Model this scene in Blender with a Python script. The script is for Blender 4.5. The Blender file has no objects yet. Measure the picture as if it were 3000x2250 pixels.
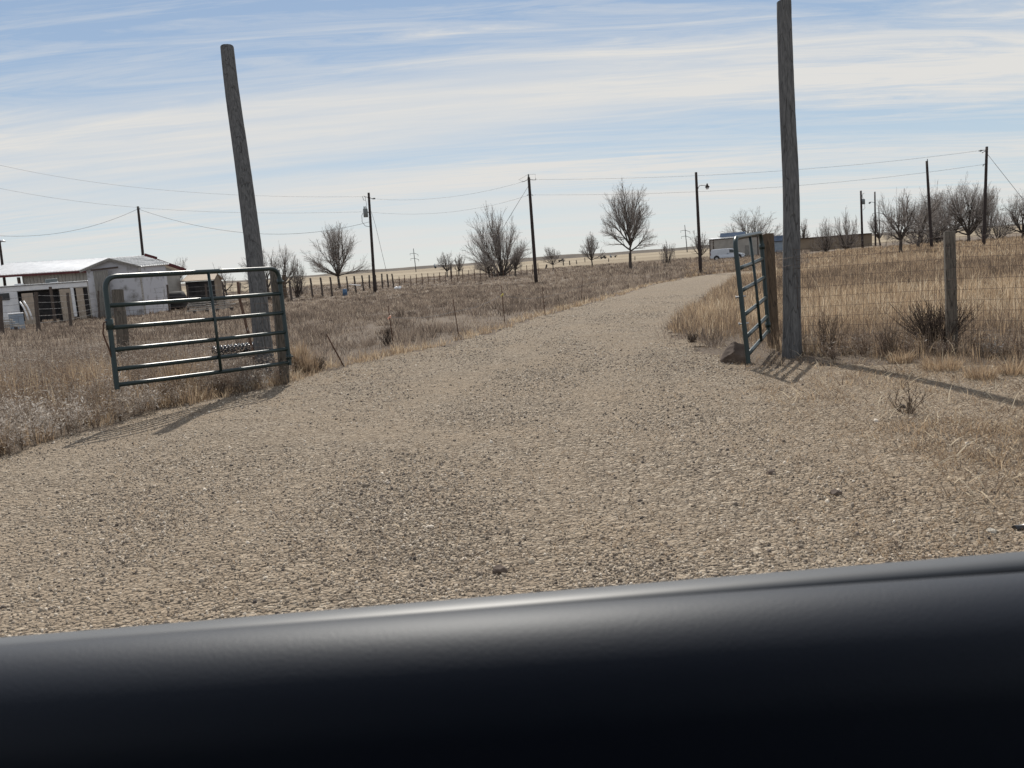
import bpy, math, random
import numpy as np
from mathutils import Vector, Matrix

random.seed(7)
RNG = np.random.default_rng(11)
S = bpy.context.scene
COL = S.collection
R = math.radians

# ------------------------------------------------------------------ camera
F = 2500.0                       # focal length in photo pixels (photo is 3000 x 2250)
CAM = Vector((0, 0, 1.2))
PITCH, ROLL = R(8.17), R(4.14)
fw = Vector((0, math.cos(PITCH), -math.sin(PITCH)))
r0 = Vector((1, 0, 0))
u0 = Vector((0, math.sin(PITCH), math.cos(PITCH)))
rt = math.cos(ROLL) * r0 - math.sin(ROLL) * u0
up = math.cos(ROLL) * u0 + math.sin(ROLL) * r0
cd = bpy.data.cameras.new('camera')
cam = bpy.data.objects.new('camera', cd)
COL.objects.link(cam)
cam.matrix_world = Matrix(((rt.x, up.x, -fw.x, CAM.x), (rt.y, up.y, -fw.y, CAM.y), (rt.z, up.z, -fw.z, CAM.z), (0, 0, 0, 1)))
cd.sensor_width = 36
cd.lens = 36 * F / 3000
cd.clip_start = 0.05
cd.clip_end = 9000
cd.dof.use_dof = True
cd.dof.focus_distance = 11
cd.dof.aperture_fstop = 8.0
S.camera = cam


def ray(px, py):
    return fw + rt * ((px - 1500) / F) + up * ((1125 - py) / F)


def P(px, py, D):
    """point on the sight line of a photo pixel at depth D"""
    return CAM + ray(px, py) * D


# ------------------------------------------------------------------ light
sd = ray(1275, 781)
SUN_AZ = math.atan2(sd.x, sd.y)
SUN_EL = R(44)
w = bpy.data.worlds.new('World')
S.world = w
w.use_nodes = True
nt = w.node_tree
for n in list(nt.nodes):
    nt.nodes.remove(n)


def N(tree, typ, **kw):
    n = tree.nodes.new(typ)
    for k, v in kw.items():
        if k.startswith('i_'):
            n.inputs[k[2:].replace('_', ' ')].default_value = v
        else:
            setattr(n, k, v)
    return n


def ramp(tree, stops, fac=None, interp='LINEAR'):
    n = tree.nodes.new('ShaderNodeValToRGB')
    cr = n.color_ramp
    cr.interpolation = interp
    while len(cr.elements) < len(stops):
        cr.elements.new(0.5)
    for e, (p, c) in zip(cr.elements, stops):
        e.position = p
        e.color = (*c, 1) if len(c) == 3 else c
    if fac is not None:
        tree.links.new(fac, n.inputs[0])
    return n


def mth(tree, op, a, b=None, c=None):
    n = tree.nodes.new('ShaderNodeMath')
    n.operation = op
    for i, v in enumerate((a, b, c)):
        if v is None:
            continue
        if isinstance(v, (int, float)):
            n.inputs[i].default_value = v
        else:
            tree.links.new(v, n.inputs[i])
    return n.outputs[0]


def mixc(tree, fac, a, b, blend='MIX'):
    n = tree.nodes.new('ShaderNodeMix')
    n.data_type = 'RGBA'
    n.blend_type = blend
    n.clamp_factor = True
    for i, v in ((0, fac), (6, a), (7, b)):
        if isinstance(v, (int, float)):
            n.inputs[i].default_value = v
        elif isinstance(v, tuple):
            n.inputs[i].default_value = (*v, 1)
        else:
            tree.links.new(v, n.inputs[i])
    return n.outputs[2]


L = nt.links.new
sky = N(nt, 'ShaderNodeTexSky', sky_type='NISHITA', sun_disc=False, sun_elevation=SUN_EL, sun_rotation=SUN_AZ)
sky.altitude = 900
sky.air_density = 1.0
sky.dust_density = 0.6
sky.ozone_density = 1.0
tc = N(nt, 'ShaderNodeTexCoord')
sep = N(nt, 'ShaderNodeSeparateXYZ')
L(tc.outputs['Generated'], sep.inputs[0])
zz = mth(nt, 'ADD', mth(nt, 'MAXIMUM', sep.outputs[2], 0.0), 0.10)
cu = mth(nt, 'DIVIDE', sep.outputs[0], zz)
cv = mth(nt, 'DIVIDE', sep.outputs[1], zz)
cmb = N(nt, 'ShaderNodeCombineXYZ')
L(cu, cmb.inputs[0])
L(cv, cmb.inputs[1])
# high thin cloud in long bands lying across the view
mp = N(nt, 'ShaderNodeMapping')
mp.inputs['Rotation'].default_value = (0, 0, R(8))
mp.inputs['Scale'].default_value = (0.13, 0.95, 1)
mp.inputs['Location'].default_value = (3.3, 1.35, 0)
L(cmb.outputs[0], mp.inputs[0])
n1 = N(nt, 'ShaderNodeTexNoise', i_Scale=1.0, i_Detail=7.0, i_Roughness=0.50, i_Distortion=0.35)
L(mp.outputs[0], n1.inputs['Vector'])
mp2 = N(nt, 'ShaderNodeMapping')
mp2.inputs['Rotation'].default_value = (0, 0, R(16))
mp2.inputs['Scale'].default_value = (0.8, 4.6, 1)
L(cmb.outputs[0], mp2.inputs[0])
n2 = N(nt, 'ShaderNodeTexNoise', i_Scale=1.3, i_Detail=7.0, i_Roughness=0.68, i_Distortion=1.2)
L(mp2.outputs[0], n2.inputs['Vector'])
mp3 = N(nt, 'ShaderNodeMapping')
mp3.inputs['Scale'].default_value = (0.22, 0.5, 1)
mp3.inputs['Location'].default_value = (1.7, 4.2, 0)
L(cmb.outputs[0], mp3.inputs[0])
n3 = N(nt, 'ShaderNodeTexNoise', i_Scale=1.0, i_Detail=3.0)
L(mp3.outputs[0], n3.inputs['Vector'])
amt = ramp(nt, [(0.38, (0.12, 0.12, 0.12)), (0.62, (0.75, 0.75, 0.75))], n3.outputs[0])
cl = mth(nt, 'ADD', mth(nt, 'ADD', mth(nt, 'MULTIPLY', n1.outputs[0], 0.72), 0.14), mth(nt, 'MULTIPLY', mth(nt, 'SUBTRACT', n2.outputs[0], 0.5), amt.outputs[0]))
cr = ramp(nt, [(0.39, (0.03, 0.03, 0.03)), (0.49, (0.40, 0.40, 0.40)), (0.60, (1, 1, 1))], cl)
elev = ramp(nt, [(0.0, (5.5, 6.15, 6.6)), (0.10, (4.3, 5.3, 6.3)), (0.24, (2.9, 4.05, 5.7)), (0.45, (1.9, 3.0, 4.9)), (1.0, (1.4, 2.4, 4.4))], sep.outputs[2])
skyc = mixc(nt, 0.8, sky.outputs[0], elev.outputs[0])
cmix = mixc(nt, cr.outputs[0], skyc, (6.95, 6.88, 6.68))
bg = N(nt, 'ShaderNodeBackground')
bg.inputs[1].default_value = 0.106
L(cmix, bg.inputs[0])
wo = N(nt, 'ShaderNodeOutputWorld')
L(bg.outputs[0], wo.inputs[0])

sl = bpy.data.lights.new('sun', 'SUN')
sl.energy = 4.9
sl.angle = R(0.55)
sl.color = (1.0, 0.95, 0.87)
sun = bpy.data.objects.new('sun', sl)
COL.objects.link(sun)
sdir = Vector((math.sin(SUN_AZ) * math.cos(SUN_EL), math.cos(SUN_AZ) * math.cos(SUN_EL), math.sin(SUN_EL)))
sun.rotation_euler = sdir.to_track_quat('Z', 'Y').to_euler()
sun.location = (0, 0, 30)
S.view_settings.view_transform = 'Standard'
S.view_settings.look = 'None'
S.view_settings.exposure = 0.02
S.view_settings.gamma = 1
S.cycles.max_bounces = 6
S.cycles.transparent_max_bounces = 16
S.cycles.sample_clamp_indirect = 6

# ------------------------------------------------------------------ terrain


def ss(x):
    x = np.clip(x, 0, 1)
    return x * x * (3 - 2 * x)


def tz(x, y):
    """ground height: level by the gates, falling gently away behind them"""
    x = np.asarray(x, float)
    y = np.asarray(y, float)
    d = np.sqrt(x * x + y * y)
    az = np.arctan2(x, np.maximum(y, 1e-6))
    A = 1.05 - 0.65 * ss((az - 0.24) / 0.2)
    z = -A * ss((d - 12) / 63)
    near = np.exp(-(d / 22) ** 2)
    z = z + near * (0.016 * np.sin(1.9 * x + 0.7 * y) + 0.013 * np.sin(1.1 * y - 2.3 * x + 1) + 0.008 * np.sin(3.7 * x + 2.9 * y + 2))
    z = z + 0.05 * np.sin(0.21 * x + 0.13 * y) * ss((d - 14) / 20)
    return z


def tzf(x, y):
    return float(tz(x, y))


def at(px, py, dmax=700):
    """where the sight line of a photo pixel meets the ground (clamped at dmax)"""
    d = ray(px, py)
    g = lambda t: CAM.z + d.z * t - tzf(d.x * t, d.y * t)
    lo, t = 0.5, 0.5
    while t < dmax and g(t) > 0:
        lo, t = t, t * 1.06
    if t >= dmax:
        p = d * dmax
        return Vector((p.x, p.y, tzf(p.x, p.y)))
    for _ in range(30):
        m = 0.5 * (lo + t)
        if g(m) > 0:
            lo = m
        else:
            t = m
    p = d * t
    return Vector((p.x, p.y, tzf(p.x, p.y)))


def depth(p):
    return (p - CAM).dot(fw)


def gnd(px, py, D):
    """ground point under the sight line of a pixel at depth D"""
    p = P(px, py, D)
    return Vector((p.x, p.y, tzf(p.x, p.y)))


# ------------------------------------------------------------------ helpers
ORG = {}


def tag(o, label=None, cat=None, group=None, kind=None):
    for k, v in (('label', label), ('category', cat), ('group', group), ('kind', kind)):
        if v:
            o[k] = v
    return o


def thing(name, loc, label, cat, group=None):
    o = bpy.data.objects.new(name, None)
    o.location = loc
    o.empty_display_size = 0.2
    COL.objects.link(o)
    ORG[o.name] = Vector(loc)
    return tag(o, label, cat, group)


class MB:
    def __init__(self):
        self.v, self.f, self.s = [], [], []

    def add(self, vs, fs, smooth=False):
        o = len(self.v)
        self.v += [tuple(v) for v in vs]
        for f in fs:
            self.f.append(tuple(i + o for i in f))
            self.s.append(smooth)
        return self

    def box(self, c, ex, ey, ez):
        """box with half-extent vectors ex, ey, ez about c"""
        c, ex, ey, ez = map(Vector, (c, ex, ey, ez))
        vs = [c + sx * ex + sy * ey + sz * ez for sz in (-1, 1) for sy in (-1, 1) for sx in (-1, 1)]
        return self.add(vs, [(0, 2, 3, 1), (4, 5, 7, 6), (0, 1, 5, 4), (2, 6, 7, 3), (0, 4, 6, 2), (1, 3, 7, 5)])

    def bar(self, a, b, w, h, side=None):
        """rectangular bar from a to b, w wide along side, h the other way"""
        a, b = Vector(a), Vector(b)
        d = (b - a).normalized()
        s = Vector(side) if side is not None else d.cross(Vector((0, 0, 1)))
        if s.length < 1e-4:
            s = Vector((1, 0, 0))
        s = (s - d * s.dot(d)).normalized()
        t = d.cross(s)
        return self.box((a + b) / 2, (b - a) / 2, s * w / 2, t * h / 2)

    def tube(self, pts, r, n=8, caps=True, smooth=True):
        pts = [Vector(p) for p in pts]
        k = len(pts)
        rr = [r] * k if isinstance(r, (int, float)) else list(r)
        d = (pts[-1] - pts[0]) if (pts[-1] - pts[0]).length > 1e-6 else pts[1] - pts[0]
        ref = Vector((0, 0, 1)) if abs(d.normalized().z) < 0.8 else Vector((1, 0, 0))
        vs, fs = [], []
        for i, p in enumerate(pts):
            t = (pts[min(i + 1, k - 1)] - pts[max(i - 1, 0)]).normalized()
            a = t.cross(ref)
            if a.length < 1e-4:
                a = t.cross(Vector((0, 1, 0)))
            a.normalize()
            b = t.cross(a)
            ref = b.cross(t) * 0 + ref
            for j in range(n):
                q = 2 * math.pi * j / n
                vs.append(p + (a * math.cos(q) + b * math.sin(q)) * rr[i])
        for i in range(k - 1):
            for j in range(n):
                m = (j + 1) % n
                fs.append((i * n + j, i * n + m, (i + 1) * n + m, (i + 1) * n + j))
        self.add(vs, fs, smooth)
        if caps:
            o = len(self.v) - len(vs)
            self.f.append(tuple(o + j for j in reversed(range(n))))
            self.f.append(tuple(o + (k - 1) * n + j for j in range(n)))
            self.s += [False, False]
        return self

    def poly(self, pts, th, nrm):
        """flat polygon given thickness th backwards along nrm"""
        nrm = Vector(nrm).normalized()
        k = len(pts)
        vs = [Vector(p) for p in pts] + [Vector(p) - nrm * th for p in pts]
        fs = [tuple(range(k)), tuple(reversed(range(k, 2 * k)))]
        fs += [(j, j + k, (j + 1) % k + k, (j + 1) % k) for j in range(k)]
        return self.add(vs, fs)

    def build(self, name, mat, parent=None, bevel=0, loc=None):
        org = ORG[parent.name] if parent is not None else Vector(loc if loc is not None else self.v[0])
        me = bpy.data.meshes.new(name)
        me.from_pydata([(v[0] - org.x, v[1] - org.y, v[2] - org.z) for v in self.v], [], self.f)
        me.polygons.foreach_set('use_smooth', self.s)
        me.materials.append(mat)
        me.update()
        o = bpy.data.objects.new(name, me)
        COL.objects.link(o)
        if parent is not None:
            o.parent = parent
        else:
            o.location = org
        ORG[o.name] = org
        if bevel:
            m = o.modifiers.new('bevel', 'BEVEL')
            m.width = bevel
            m.segments = 2
            m.limit_method = 'ANGLE'
        return o


def tri_mesh(name, V, Fc, rnd, mat, smooth=False):
    me = bpy.data.meshes.new(name)
    V = np.asarray(V, np.float32)
    Fc = np.asarray(Fc, np.int32)
    me.vertices.add(len(V))
    me.vertices.foreach_set('co', V.ravel())
    me.loops.add(Fc.size)
    me.loops.foreach_set('vertex_index', Fc.ravel())
    me.polygons.add(len(Fc))
    k = Fc.shape[1]
    me.polygons.foreach_set('loop_start', np.arange(0, Fc.size, k, dtype=np.int32))
    me.polygons.foreach_set('loop_total', np.full(len(Fc), k, np.int32))
    if smooth:
        me.polygons.foreach_set('use_smooth', np.ones(len(Fc), bool))
    if rnd is not None:
        a = me.attributes.new('rnd', 'FLOAT', 'POINT')
        a.data.foreach_set('value', np.asarray(rnd, np.float32))
    me.materials.append(mat)
    me.update(calc_edges=True)
    o = bpy.data.objects.new(name, me)
    COL.objects.link(o)
    ORG[o.name] = Vector((0, 0, 0))
    return o


# ------------------------------------------------------------------ materials
def newmat(name):
    m = bpy.data.materials.new(name)
    m.use_nodes = True
    t = m.node_tree
    b = t.nodes['Principled BSDF']
    return m, t, b


def mat(name, c1, c2=None, scale=3.0, rough=0.7, spec=0.3, metal=0.0, stretch=(1, 1, 1), bump=0.0, bscale=None, detail=5, lo=0.35, hi=0.65, coat=0):
    m, t, b = newmat(name)
    b.inputs['Roughness'].default_value = rough
    b.inputs['Specular IOR Level'].default_value = spec
    b.inputs['Metallic'].default_value = metal
    b.inputs['Coat Weight'].default_value = coat
    b.inputs['Base Color'].default_value = (*c1, 1)
    if c2 is None and not bump:
        return m
    tcn = N(t, 'ShaderNodeTexCoord')
    mpn = N(t, 'ShaderNodeMapping')
    mpn.inputs['Scale'].default_value = stretch
    t.links.new(tcn.outputs['Object'], mpn.inputs[0])
    nz = N(t, 'ShaderNodeTexNoise', i_Scale=scale, i_Detail=detail, i_Roughness=0.6)
    t.links.new(mpn.outputs[0], nz.inputs['Vector'])
    if c2 is not None:
        rp = ramp(t, [(lo, c1), (hi, c2)], nz.outputs[0])
        t.links.new(rp.outputs[0], b.inputs['Base Color'])
    if bump:
        nb = nz
        if bscale:
            nb = N(t, 'ShaderNodeTexNoise', i_Scale=bscale, i_Detail=4.0, i_Roughness=0.6)
            t.links.new(mpn.outputs[0], nb.inputs['Vector'])
        bp = N(t, 'ShaderNodeBump')
        bp.inputs['Strength'].default_value = bump
        bp.inputs['Distance'].default_value = 0.02
        t.links.new(nb.outputs[0], bp.inputs['Height'])
        t.links.new(bp.outputs[0], b.inputs['Normal'])
    return m


def plant_mat(name, stops, trans=0.35, rough=0.8):
    """dry plant matter: hue by the 'rnd' value each blade carries; lets some light through"""
    m, t, b = newmat(name)
    t.nodes.remove(b)
    out = [n for n in t.nodes if n.type == 'OUTPUT_MATERIAL'][0]
    a = N(t, 'ShaderNodeAttribute', attribute_name='rnd')
    rp = ramp(t, stops, a.outputs['Fac'])
    d = N(t, 'ShaderNodeBsdfDiffuse')
    tr = N(t, 'ShaderNodeBsdfTranslucent')
    mx = N(t, 'ShaderNodeMixShader')
    mx.inputs[0].default_value = trans
    t.links.new(rp.outputs[0], d.inputs[0])
    t.links.new(rp.outputs[0], tr.inputs[0])
    t.links.new(d.outputs[0], mx.inputs[1])
    t.links.new(tr.outputs[0], mx.inputs[2])
    t.links.new(mx.outputs[0], out.inputs[0])
    return m


def wood_mat(name, dark, light, warm=None):
    """weathered timber: fine upright grain, a few deep drying cracks"""
    m, t, b = newmat(name)
    b.inputs['Roughness'].default_value = 0.85
    b.inputs['Specular IOR Level'].default_value = 0.2
    tcn = N(t, 'ShaderNodeTexCoord')
    mpn = N(t, 'ShaderNodeMapping')
    mpn.inputs['Scale'].default_value = (1, 1, 0.014)
    t.links.new(tcn.outputs['Object'], mpn.inputs[0])
    g = N(t, 'ShaderNodeTexNoise', i_Scale=70.0, i_Detail=5.0, i_Roughness=0.65)
    t.links.new(mpn.outputs[0], g.inputs['Vector'])
    ck = N(t, 'ShaderNodeTexNoise', i_Scale=15.0, i_Detail=2.0, i_Roughness=0.4, i_Distortion=0.2)
    t.links.new(mpn.outputs[0], ck.inputs['Vector'])
    big = N(t, 'ShaderNodeTexNoise', i_Scale=1.6, i_Detail=3.0)
    t.links.new(tcn.outputs['Object'], big.inputs['Vector'])
    c = ramp(t, [(0.30, dark), (0.68, light)], g.outputs[0]).outputs[0]
    if warm:
        c = mixc(t, ramp(t, [(0.45, (0, 0, 0)), (0.6, (1, 1, 1))], big.outputs[0]).outputs[0], c, mixc(t, 0.6, c, warm))
    crk = ramp(t, [(0.482, (0, 0, 0)), (0.498, (1, 1, 1)), (0.502, (1, 1, 1)), (0.516, (0, 0, 0))], ck.outputs[0]).outputs[0]
    c = mixc(t, mth(t, 'MULTIPLY', crk, 0.6), c, (0.03, 0.028, 0.027))
    t.links.new(c, b.inputs['Base Color'])
    bp = N(t, 'ShaderNodeBump')
    bp.inputs['Strength'].default_value = 0.7
    bp.inputs['Distance'].default_value = 0.006
    t.links.new(mth(t, 'SUBTRACT', g.outputs[0], mth(t, 'MULTIPLY', crk, 1.2)), bp.inputs['Height'])
    t.links.new(bp.outputs[0], b.inputs['Normal'])
    return m


M = {}
M['pole'] = wood_mat('weathered_pole', (0.07, 0.07, 0.072), (0.17, 0.168, 0.166))
M['post'] = wood_mat('weathered_post', (0.065, 0.058, 0.05), (0.185, 0.162, 0.135), (0.14, 0.11, 0.08))
M['brown_post'] = wood_mat('brown_post', (0.07, 0.05, 0.034), (0.17, 0.122, 0.085))
M['dark_post'] = wood_mat('dark_post', (0.05, 0.04, 0.035), (0.13, 0.105, 0.09))
M['util'] = wood_mat('creosote_pole', (0.022, 0.017, 0.016), (0.06, 0.046, 0.042))
M['gate'] = mat('green_enamel', (0.0035, 0.017, 0.017), (0.008, 0.028, 0.027), 4, 0.36, 0.55, lo=0.45, hi=0.8)
gm = M['gate'].node_tree
gb = gm.nodes['Principled BSDF']
gtc = N(gm, 'ShaderNodeTexCoord')
gn = N(gm, 'ShaderNodeTexNoise', i_Scale=38.0, i_Detail=6.0, i_Roughness=0.7)
gm.links.new(gtc.outputs['Object'], gn.inputs['Vector'])
gw = ramp(gm, [(0.66, (0, 0, 0)), (0.69, (1, 1, 1))], gn.outputs[0])
old = gb.inputs['Base Color'].links[0].from_socket
gm.links.new(mixc(gm, gw.outputs[0], old, (0.13, 0.085, 0.06)), gb.inputs['Base Color'])
gm.links.new(mth(gm, 'ADD', mth(gm, 'MULTIPLY', gw.outputs[0], 0.4), 0.36), gb.inputs['Roughness'])
M['steel'] = mat('galvanised_steel', (0.35, 0.36, 0.37), (0.5, 0.5, 0.5), 10, 0.45, 0.5, 0.8)
M['rust'] = mat('rusty_steel', (0.07, 0.035, 0.022), (0.13, 0.075, 0.05), 25, 0.75)
M['wire'] = mat('rusty_wire', (0.07, 0.045, 0.035), (0.13, 0.09, 0.07), 8, 0.7)
M['greywire'] = mat('grey_wire', (0.10, 0.10, 0.105), None, rough=0.6)
M['cable'] = mat('black_cable', (0.045, 0.045, 0.05), None, rough=0.6)
M['rock'] = mat('brown_rock', (0.075, 0.056, 0.046), (0.15, 0.117, 0.096), 6, 0.9, 0.2, bump=0.9, bscale=9)
M['bark'] = mat('grey_bark', (0.05, 0.041, 0.036), (0.11, 0.092, 0.08), 9, 0.9, 0.15, stretch=(1, 1, 0.2), bump=0.5)
M['twig'] = mat('twig_bark', (0.27, 0.24, 0.22), (0.38, 0.34, 0.31), 3, 0.9, 0.1)
M['black_plastic'] = mat('black_plastic', (0.010, 0.011, 0.013), (0.02, 0.021, 0.024), 12, 0.22, 0.6)
M['orange_plastic'] = mat('orange_plastic', (0.75, 0.27, 0.17), (0.85, 0.55, 0.42), 40, 0.5)
M['yellow_plastic'] = mat('yellow_plastic', (0.72, 0.6, 0.16), None, rough=0.5)
M['white_paint'] = mat('white_paint', (0.62, 0.63, 0.66), (0.78, 0.78, 0.78), 2, 0.5)
M['grime_white'] = mat('peeling_whitewash', (0.20, 0.19, 0.18), (0.52, 0.52, 0.55), 1.1, 0.85, lo=0.30, hi=0.47, detail=8, bump=0.2)
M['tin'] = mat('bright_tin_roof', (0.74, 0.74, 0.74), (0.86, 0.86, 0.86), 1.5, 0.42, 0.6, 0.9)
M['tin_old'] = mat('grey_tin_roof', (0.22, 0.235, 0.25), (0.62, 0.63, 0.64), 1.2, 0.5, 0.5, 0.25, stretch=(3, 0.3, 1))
M['tan_tin'] = mat('tan_sheet_siding', (0.33, 0.31, 0.28), (0.41, 0.385, 0.35), 1.5, 0.6)
M['red_trim'] = mat('dark_red_trim', (0.085, 0.018, 0.02), (0.12, 0.03, 0.032), 4, 0.7)
M['brown_trim'] = mat('brown_trim', (0.07, 0.05, 0.042), None, rough=0.7)
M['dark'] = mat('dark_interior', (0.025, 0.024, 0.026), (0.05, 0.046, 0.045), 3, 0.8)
M['old_door'] = mat('old_door_boards', (0.16, 0.15, 0.14), (0.30, 0.285, 0.26), 5, 0.85, stretch=(3, 3, 0.4))
M['tan_door'] = mat('tan_panel_door', (0.34, 0.28, 0.22), (0.43, 0.36, 0.29), 3, 0.7)
M['glass'] = mat('dark_glass', (0.02, 0.025, 0.03), None, rough=0.08, spec=0.6)
M['van'] = mat('pale_van_paint', (0.52, 0.56, 0.62), (0.58, 0.62, 0.68), 2, 0.35, 0.5, coat=0.3)
M['tyre'] = mat('tyre_rubber', (0.015, 0.015, 0.016), None, rough=0.8)
M['blue_plastic'] = mat('blue_plastic', (0.06, 0.12, 0.21), (0.08, 0.15, 0.25), 5, 0.55)
M['blue_roof'] = mat('slate_blue_sheet', (0.05, 0.068, 0.10), (0.075, 0.095, 0.135), 1, 0.9, 0.0)
M['tan_wall'] = mat('tan_block_wall', (0.21, 0.165, 0.12), (0.285, 0.225, 0.165), 0.8, 0.85, detail=7)
M['grey_board'] = mat('weathered_board', (0.2, 0.185, 0.17), (0.5, 0.47, 0.43), 2, 0.85, stretch=(1, 6, 6))
M['shingle'] = mat('tan_shingle', (0.36, 0.29, 0.22), (0.46, 0.38, 0.30), 6, 0.85)
M['steel_blue'] = mat('faded_steel_blue', (0.22, 0.27, 0.34), (0.3, 0.35, 0.4), 2, 0.5)
M['shade_black'] = mat('shade_black', (0.006, 0.007, 0.009), None, rough=0.95, spec=0.05)  # near-black for the hood gap shade and the cabin light blockers
M['galv_box'] = mat('transformer_grey', (0.15, 0.17, 0.17), (0.2, 0.22, 0.22), 3, 0.5)

# ------------------------------------------------------------------ ground regions (ground-plane polygons)


def gpoly(pts):
    return np.array([(p.x, p.y) for p in (at(*q) for q in pts)])


DRIVE_PX = [(-900, 1640), (-400, 1455), (0, 1338), (180, 1282), (400, 1218), (560, 1186), (700, 1155), (830, 1132), (960, 1086), (1130, 1050), (1300, 1016),
            (1500, 957), (1700, 897), (1900, 838), (2000, 816), (2080, 804), (2160, 797), (2300, 788), (2300, 803), (2170, 815), (2110, 848), (2060, 888), (2010, 925), (1962, 962), (1985, 990),
            (2060, 1010), (2120, 1060), (2190, 1078), (2330, 1068), (2600, 1066), (3000, 1085), (3500, 1130)]
AROUND = np.array([(7.5, 2.0), (7.5, -5), (-7, -5), (-4.5, 2.2)])
DRIVE = np.concatenate([gpoly(DRIVE_PX), AROUND])
# the well gravelled part; right of it the stones thin out into trampled dirt
CORE = np.concatenate([gpoly(DRIVE_PX[:25] + [(2180, 1092), (2250, 1180), (2420, 1260), (2640, 1340), (2800, 1460), (3000, 1560), (3500, 1800)]), AROUND])


def inside(poly, x, y):
    x = np.asarray(x)
    y = np.asarray(y)
    res = np.zeros(x.shape, bool)
    j = len(poly) - 1
    for i in range(len(poly)):
        xi, yi = poly[i]
        xj, yj = poly[j]
        if yi != yj:
            c = ((yi > y) != (yj > y)) & (x < (xj - xi) * (y - yi) / (yj - yi) + xi)
            res ^= c
        j = i
    return res


def edge_dist(poly, x, y):
    d = np.full(np.shape(x), 1e9)
    for i in range(len(poly)):
        a = poly[i - 1]
        b = poly[i]
        ab = b - a
        l2 = max(ab @ ab, 1e-9)
        t = np.clip(((x - a[0]) * ab[0] + (y - a[1]) * ab[1]) / l2, 0, 1)
        d = np.minimum(d, np.hypot(x - a[0] - t * ab[0], y - a[1] - t * ab[1]))
    return d


def wob(x, y, s=1.0):
    """cheap smooth noise in -1..1"""
    return (np.sin(x * 2.1 * s + 1.3 * np.sin(y * 1.7 * s)) + np.sin(y * 2.7 * s + 1.1 * np.sin(x * 2.3 * s + 2)) + np.sin((x + y) * 5.1 * s + 2 * np.sin((x - y) * 1.9 * s))) / 3


# polar sheets: fine towards the view, coarse elsewhere
rad = [0.0]
r = 0.4
while r < 6500:
    rad.append(r)
    r *= 1.014 if 2 < r < 120 else 1.05
rad = np.array(rad)
azs = np.concatenate([np.linspace(-math.pi, -0.85, 40, endpoint=False), np.linspace(-0.85, 0.85, 460, endpoint=False), np.linspace(0.85, math.pi, 40)])
RR, AA = np.meshgrid(rad, azs, indexing='ij')
GX, GY = RR * np.sin(AA), RR * np.cos(AA)
GZ = tz(GX, GY)
nr, na = GX.shape
idx = np.arange(nr * na).reshape(nr, na)
Q = np.stack([idx[:-1, :-1], idx[1:, :-1], idx[1:, 1:], idx[:-1, 1:]], -1).reshape(-1, 4)[:, ::-1]
V = np.stack([GX, GY, GZ], -1).reshape(-1, 3)


def ground_mat():
    m, t, b = newmat('dry_ground')
    b.inputs['Roughness'].default_value = 0.95
    b.inputs['Specular IOR Level'].default_value = 0.1
    g = N(t, 'ShaderNodeNewGeometry')
    n1 = N(t, 'ShaderNodeTexNoise', i_Scale=0.35, i_Detail=6.0, i_Roughness=0.6)
    n2 = N(t, 'ShaderNodeTexNoise', i_Scale=16.0, i_Detail=8.0, i_Roughness=0.75)
    n3 = N(t, 'ShaderNodeTexNoise', i_Scale=0.02, i_Detail=4.0)
    for n in (n1, n2, n3):
        t.links.new(g.outputs['Position'], n.inputs['Vector'])
    c = ramp(t, [(0.3, (0.125, 0.098, 0.078)), (0.55, (0.17, 0.136, 0.107)), (0.75, (0.235, 0.19, 0.145))], n1.outputs[0]).outputs[0]
    c = mixc(t, 0.5, c, ramp(t, [(0.3, (0.085, 0.067, 0.055)), (0.7, (0.25, 0.205, 0.16))], n2.outputs[0]).outputs[0])
    ln = N(t, 'ShaderNodeVectorMath', operation='LENGTH')
    t.links.new(g.outputs['Position'], ln.inputs[0])
    dist = mth(t, 'ADD', ln.outputs['Value'], mth(t, 'MULTIPLY', n3.outputs[0], 70.0))
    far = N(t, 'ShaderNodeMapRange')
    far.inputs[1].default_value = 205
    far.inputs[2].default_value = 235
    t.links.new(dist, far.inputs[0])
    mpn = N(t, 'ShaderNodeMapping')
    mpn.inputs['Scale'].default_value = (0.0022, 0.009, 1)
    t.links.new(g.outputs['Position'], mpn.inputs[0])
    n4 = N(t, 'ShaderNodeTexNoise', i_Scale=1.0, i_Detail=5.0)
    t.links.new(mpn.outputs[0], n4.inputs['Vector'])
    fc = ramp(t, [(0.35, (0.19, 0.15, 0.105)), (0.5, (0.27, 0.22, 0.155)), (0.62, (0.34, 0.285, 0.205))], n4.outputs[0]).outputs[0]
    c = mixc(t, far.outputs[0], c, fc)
    t.links.new(c, b.inputs['Base Color'])
    bp = N(t, 'ShaderNodeBump')
    bp.inputs['Strength'].default_value = 0.8
    bp.inputs['Distance'].default_value = 0.05
    t.links.new(n2.outputs[0], bp.inputs['Height'])
    t.links.new(bp.outputs[0], b.inputs['Normal'])
    return m


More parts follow.
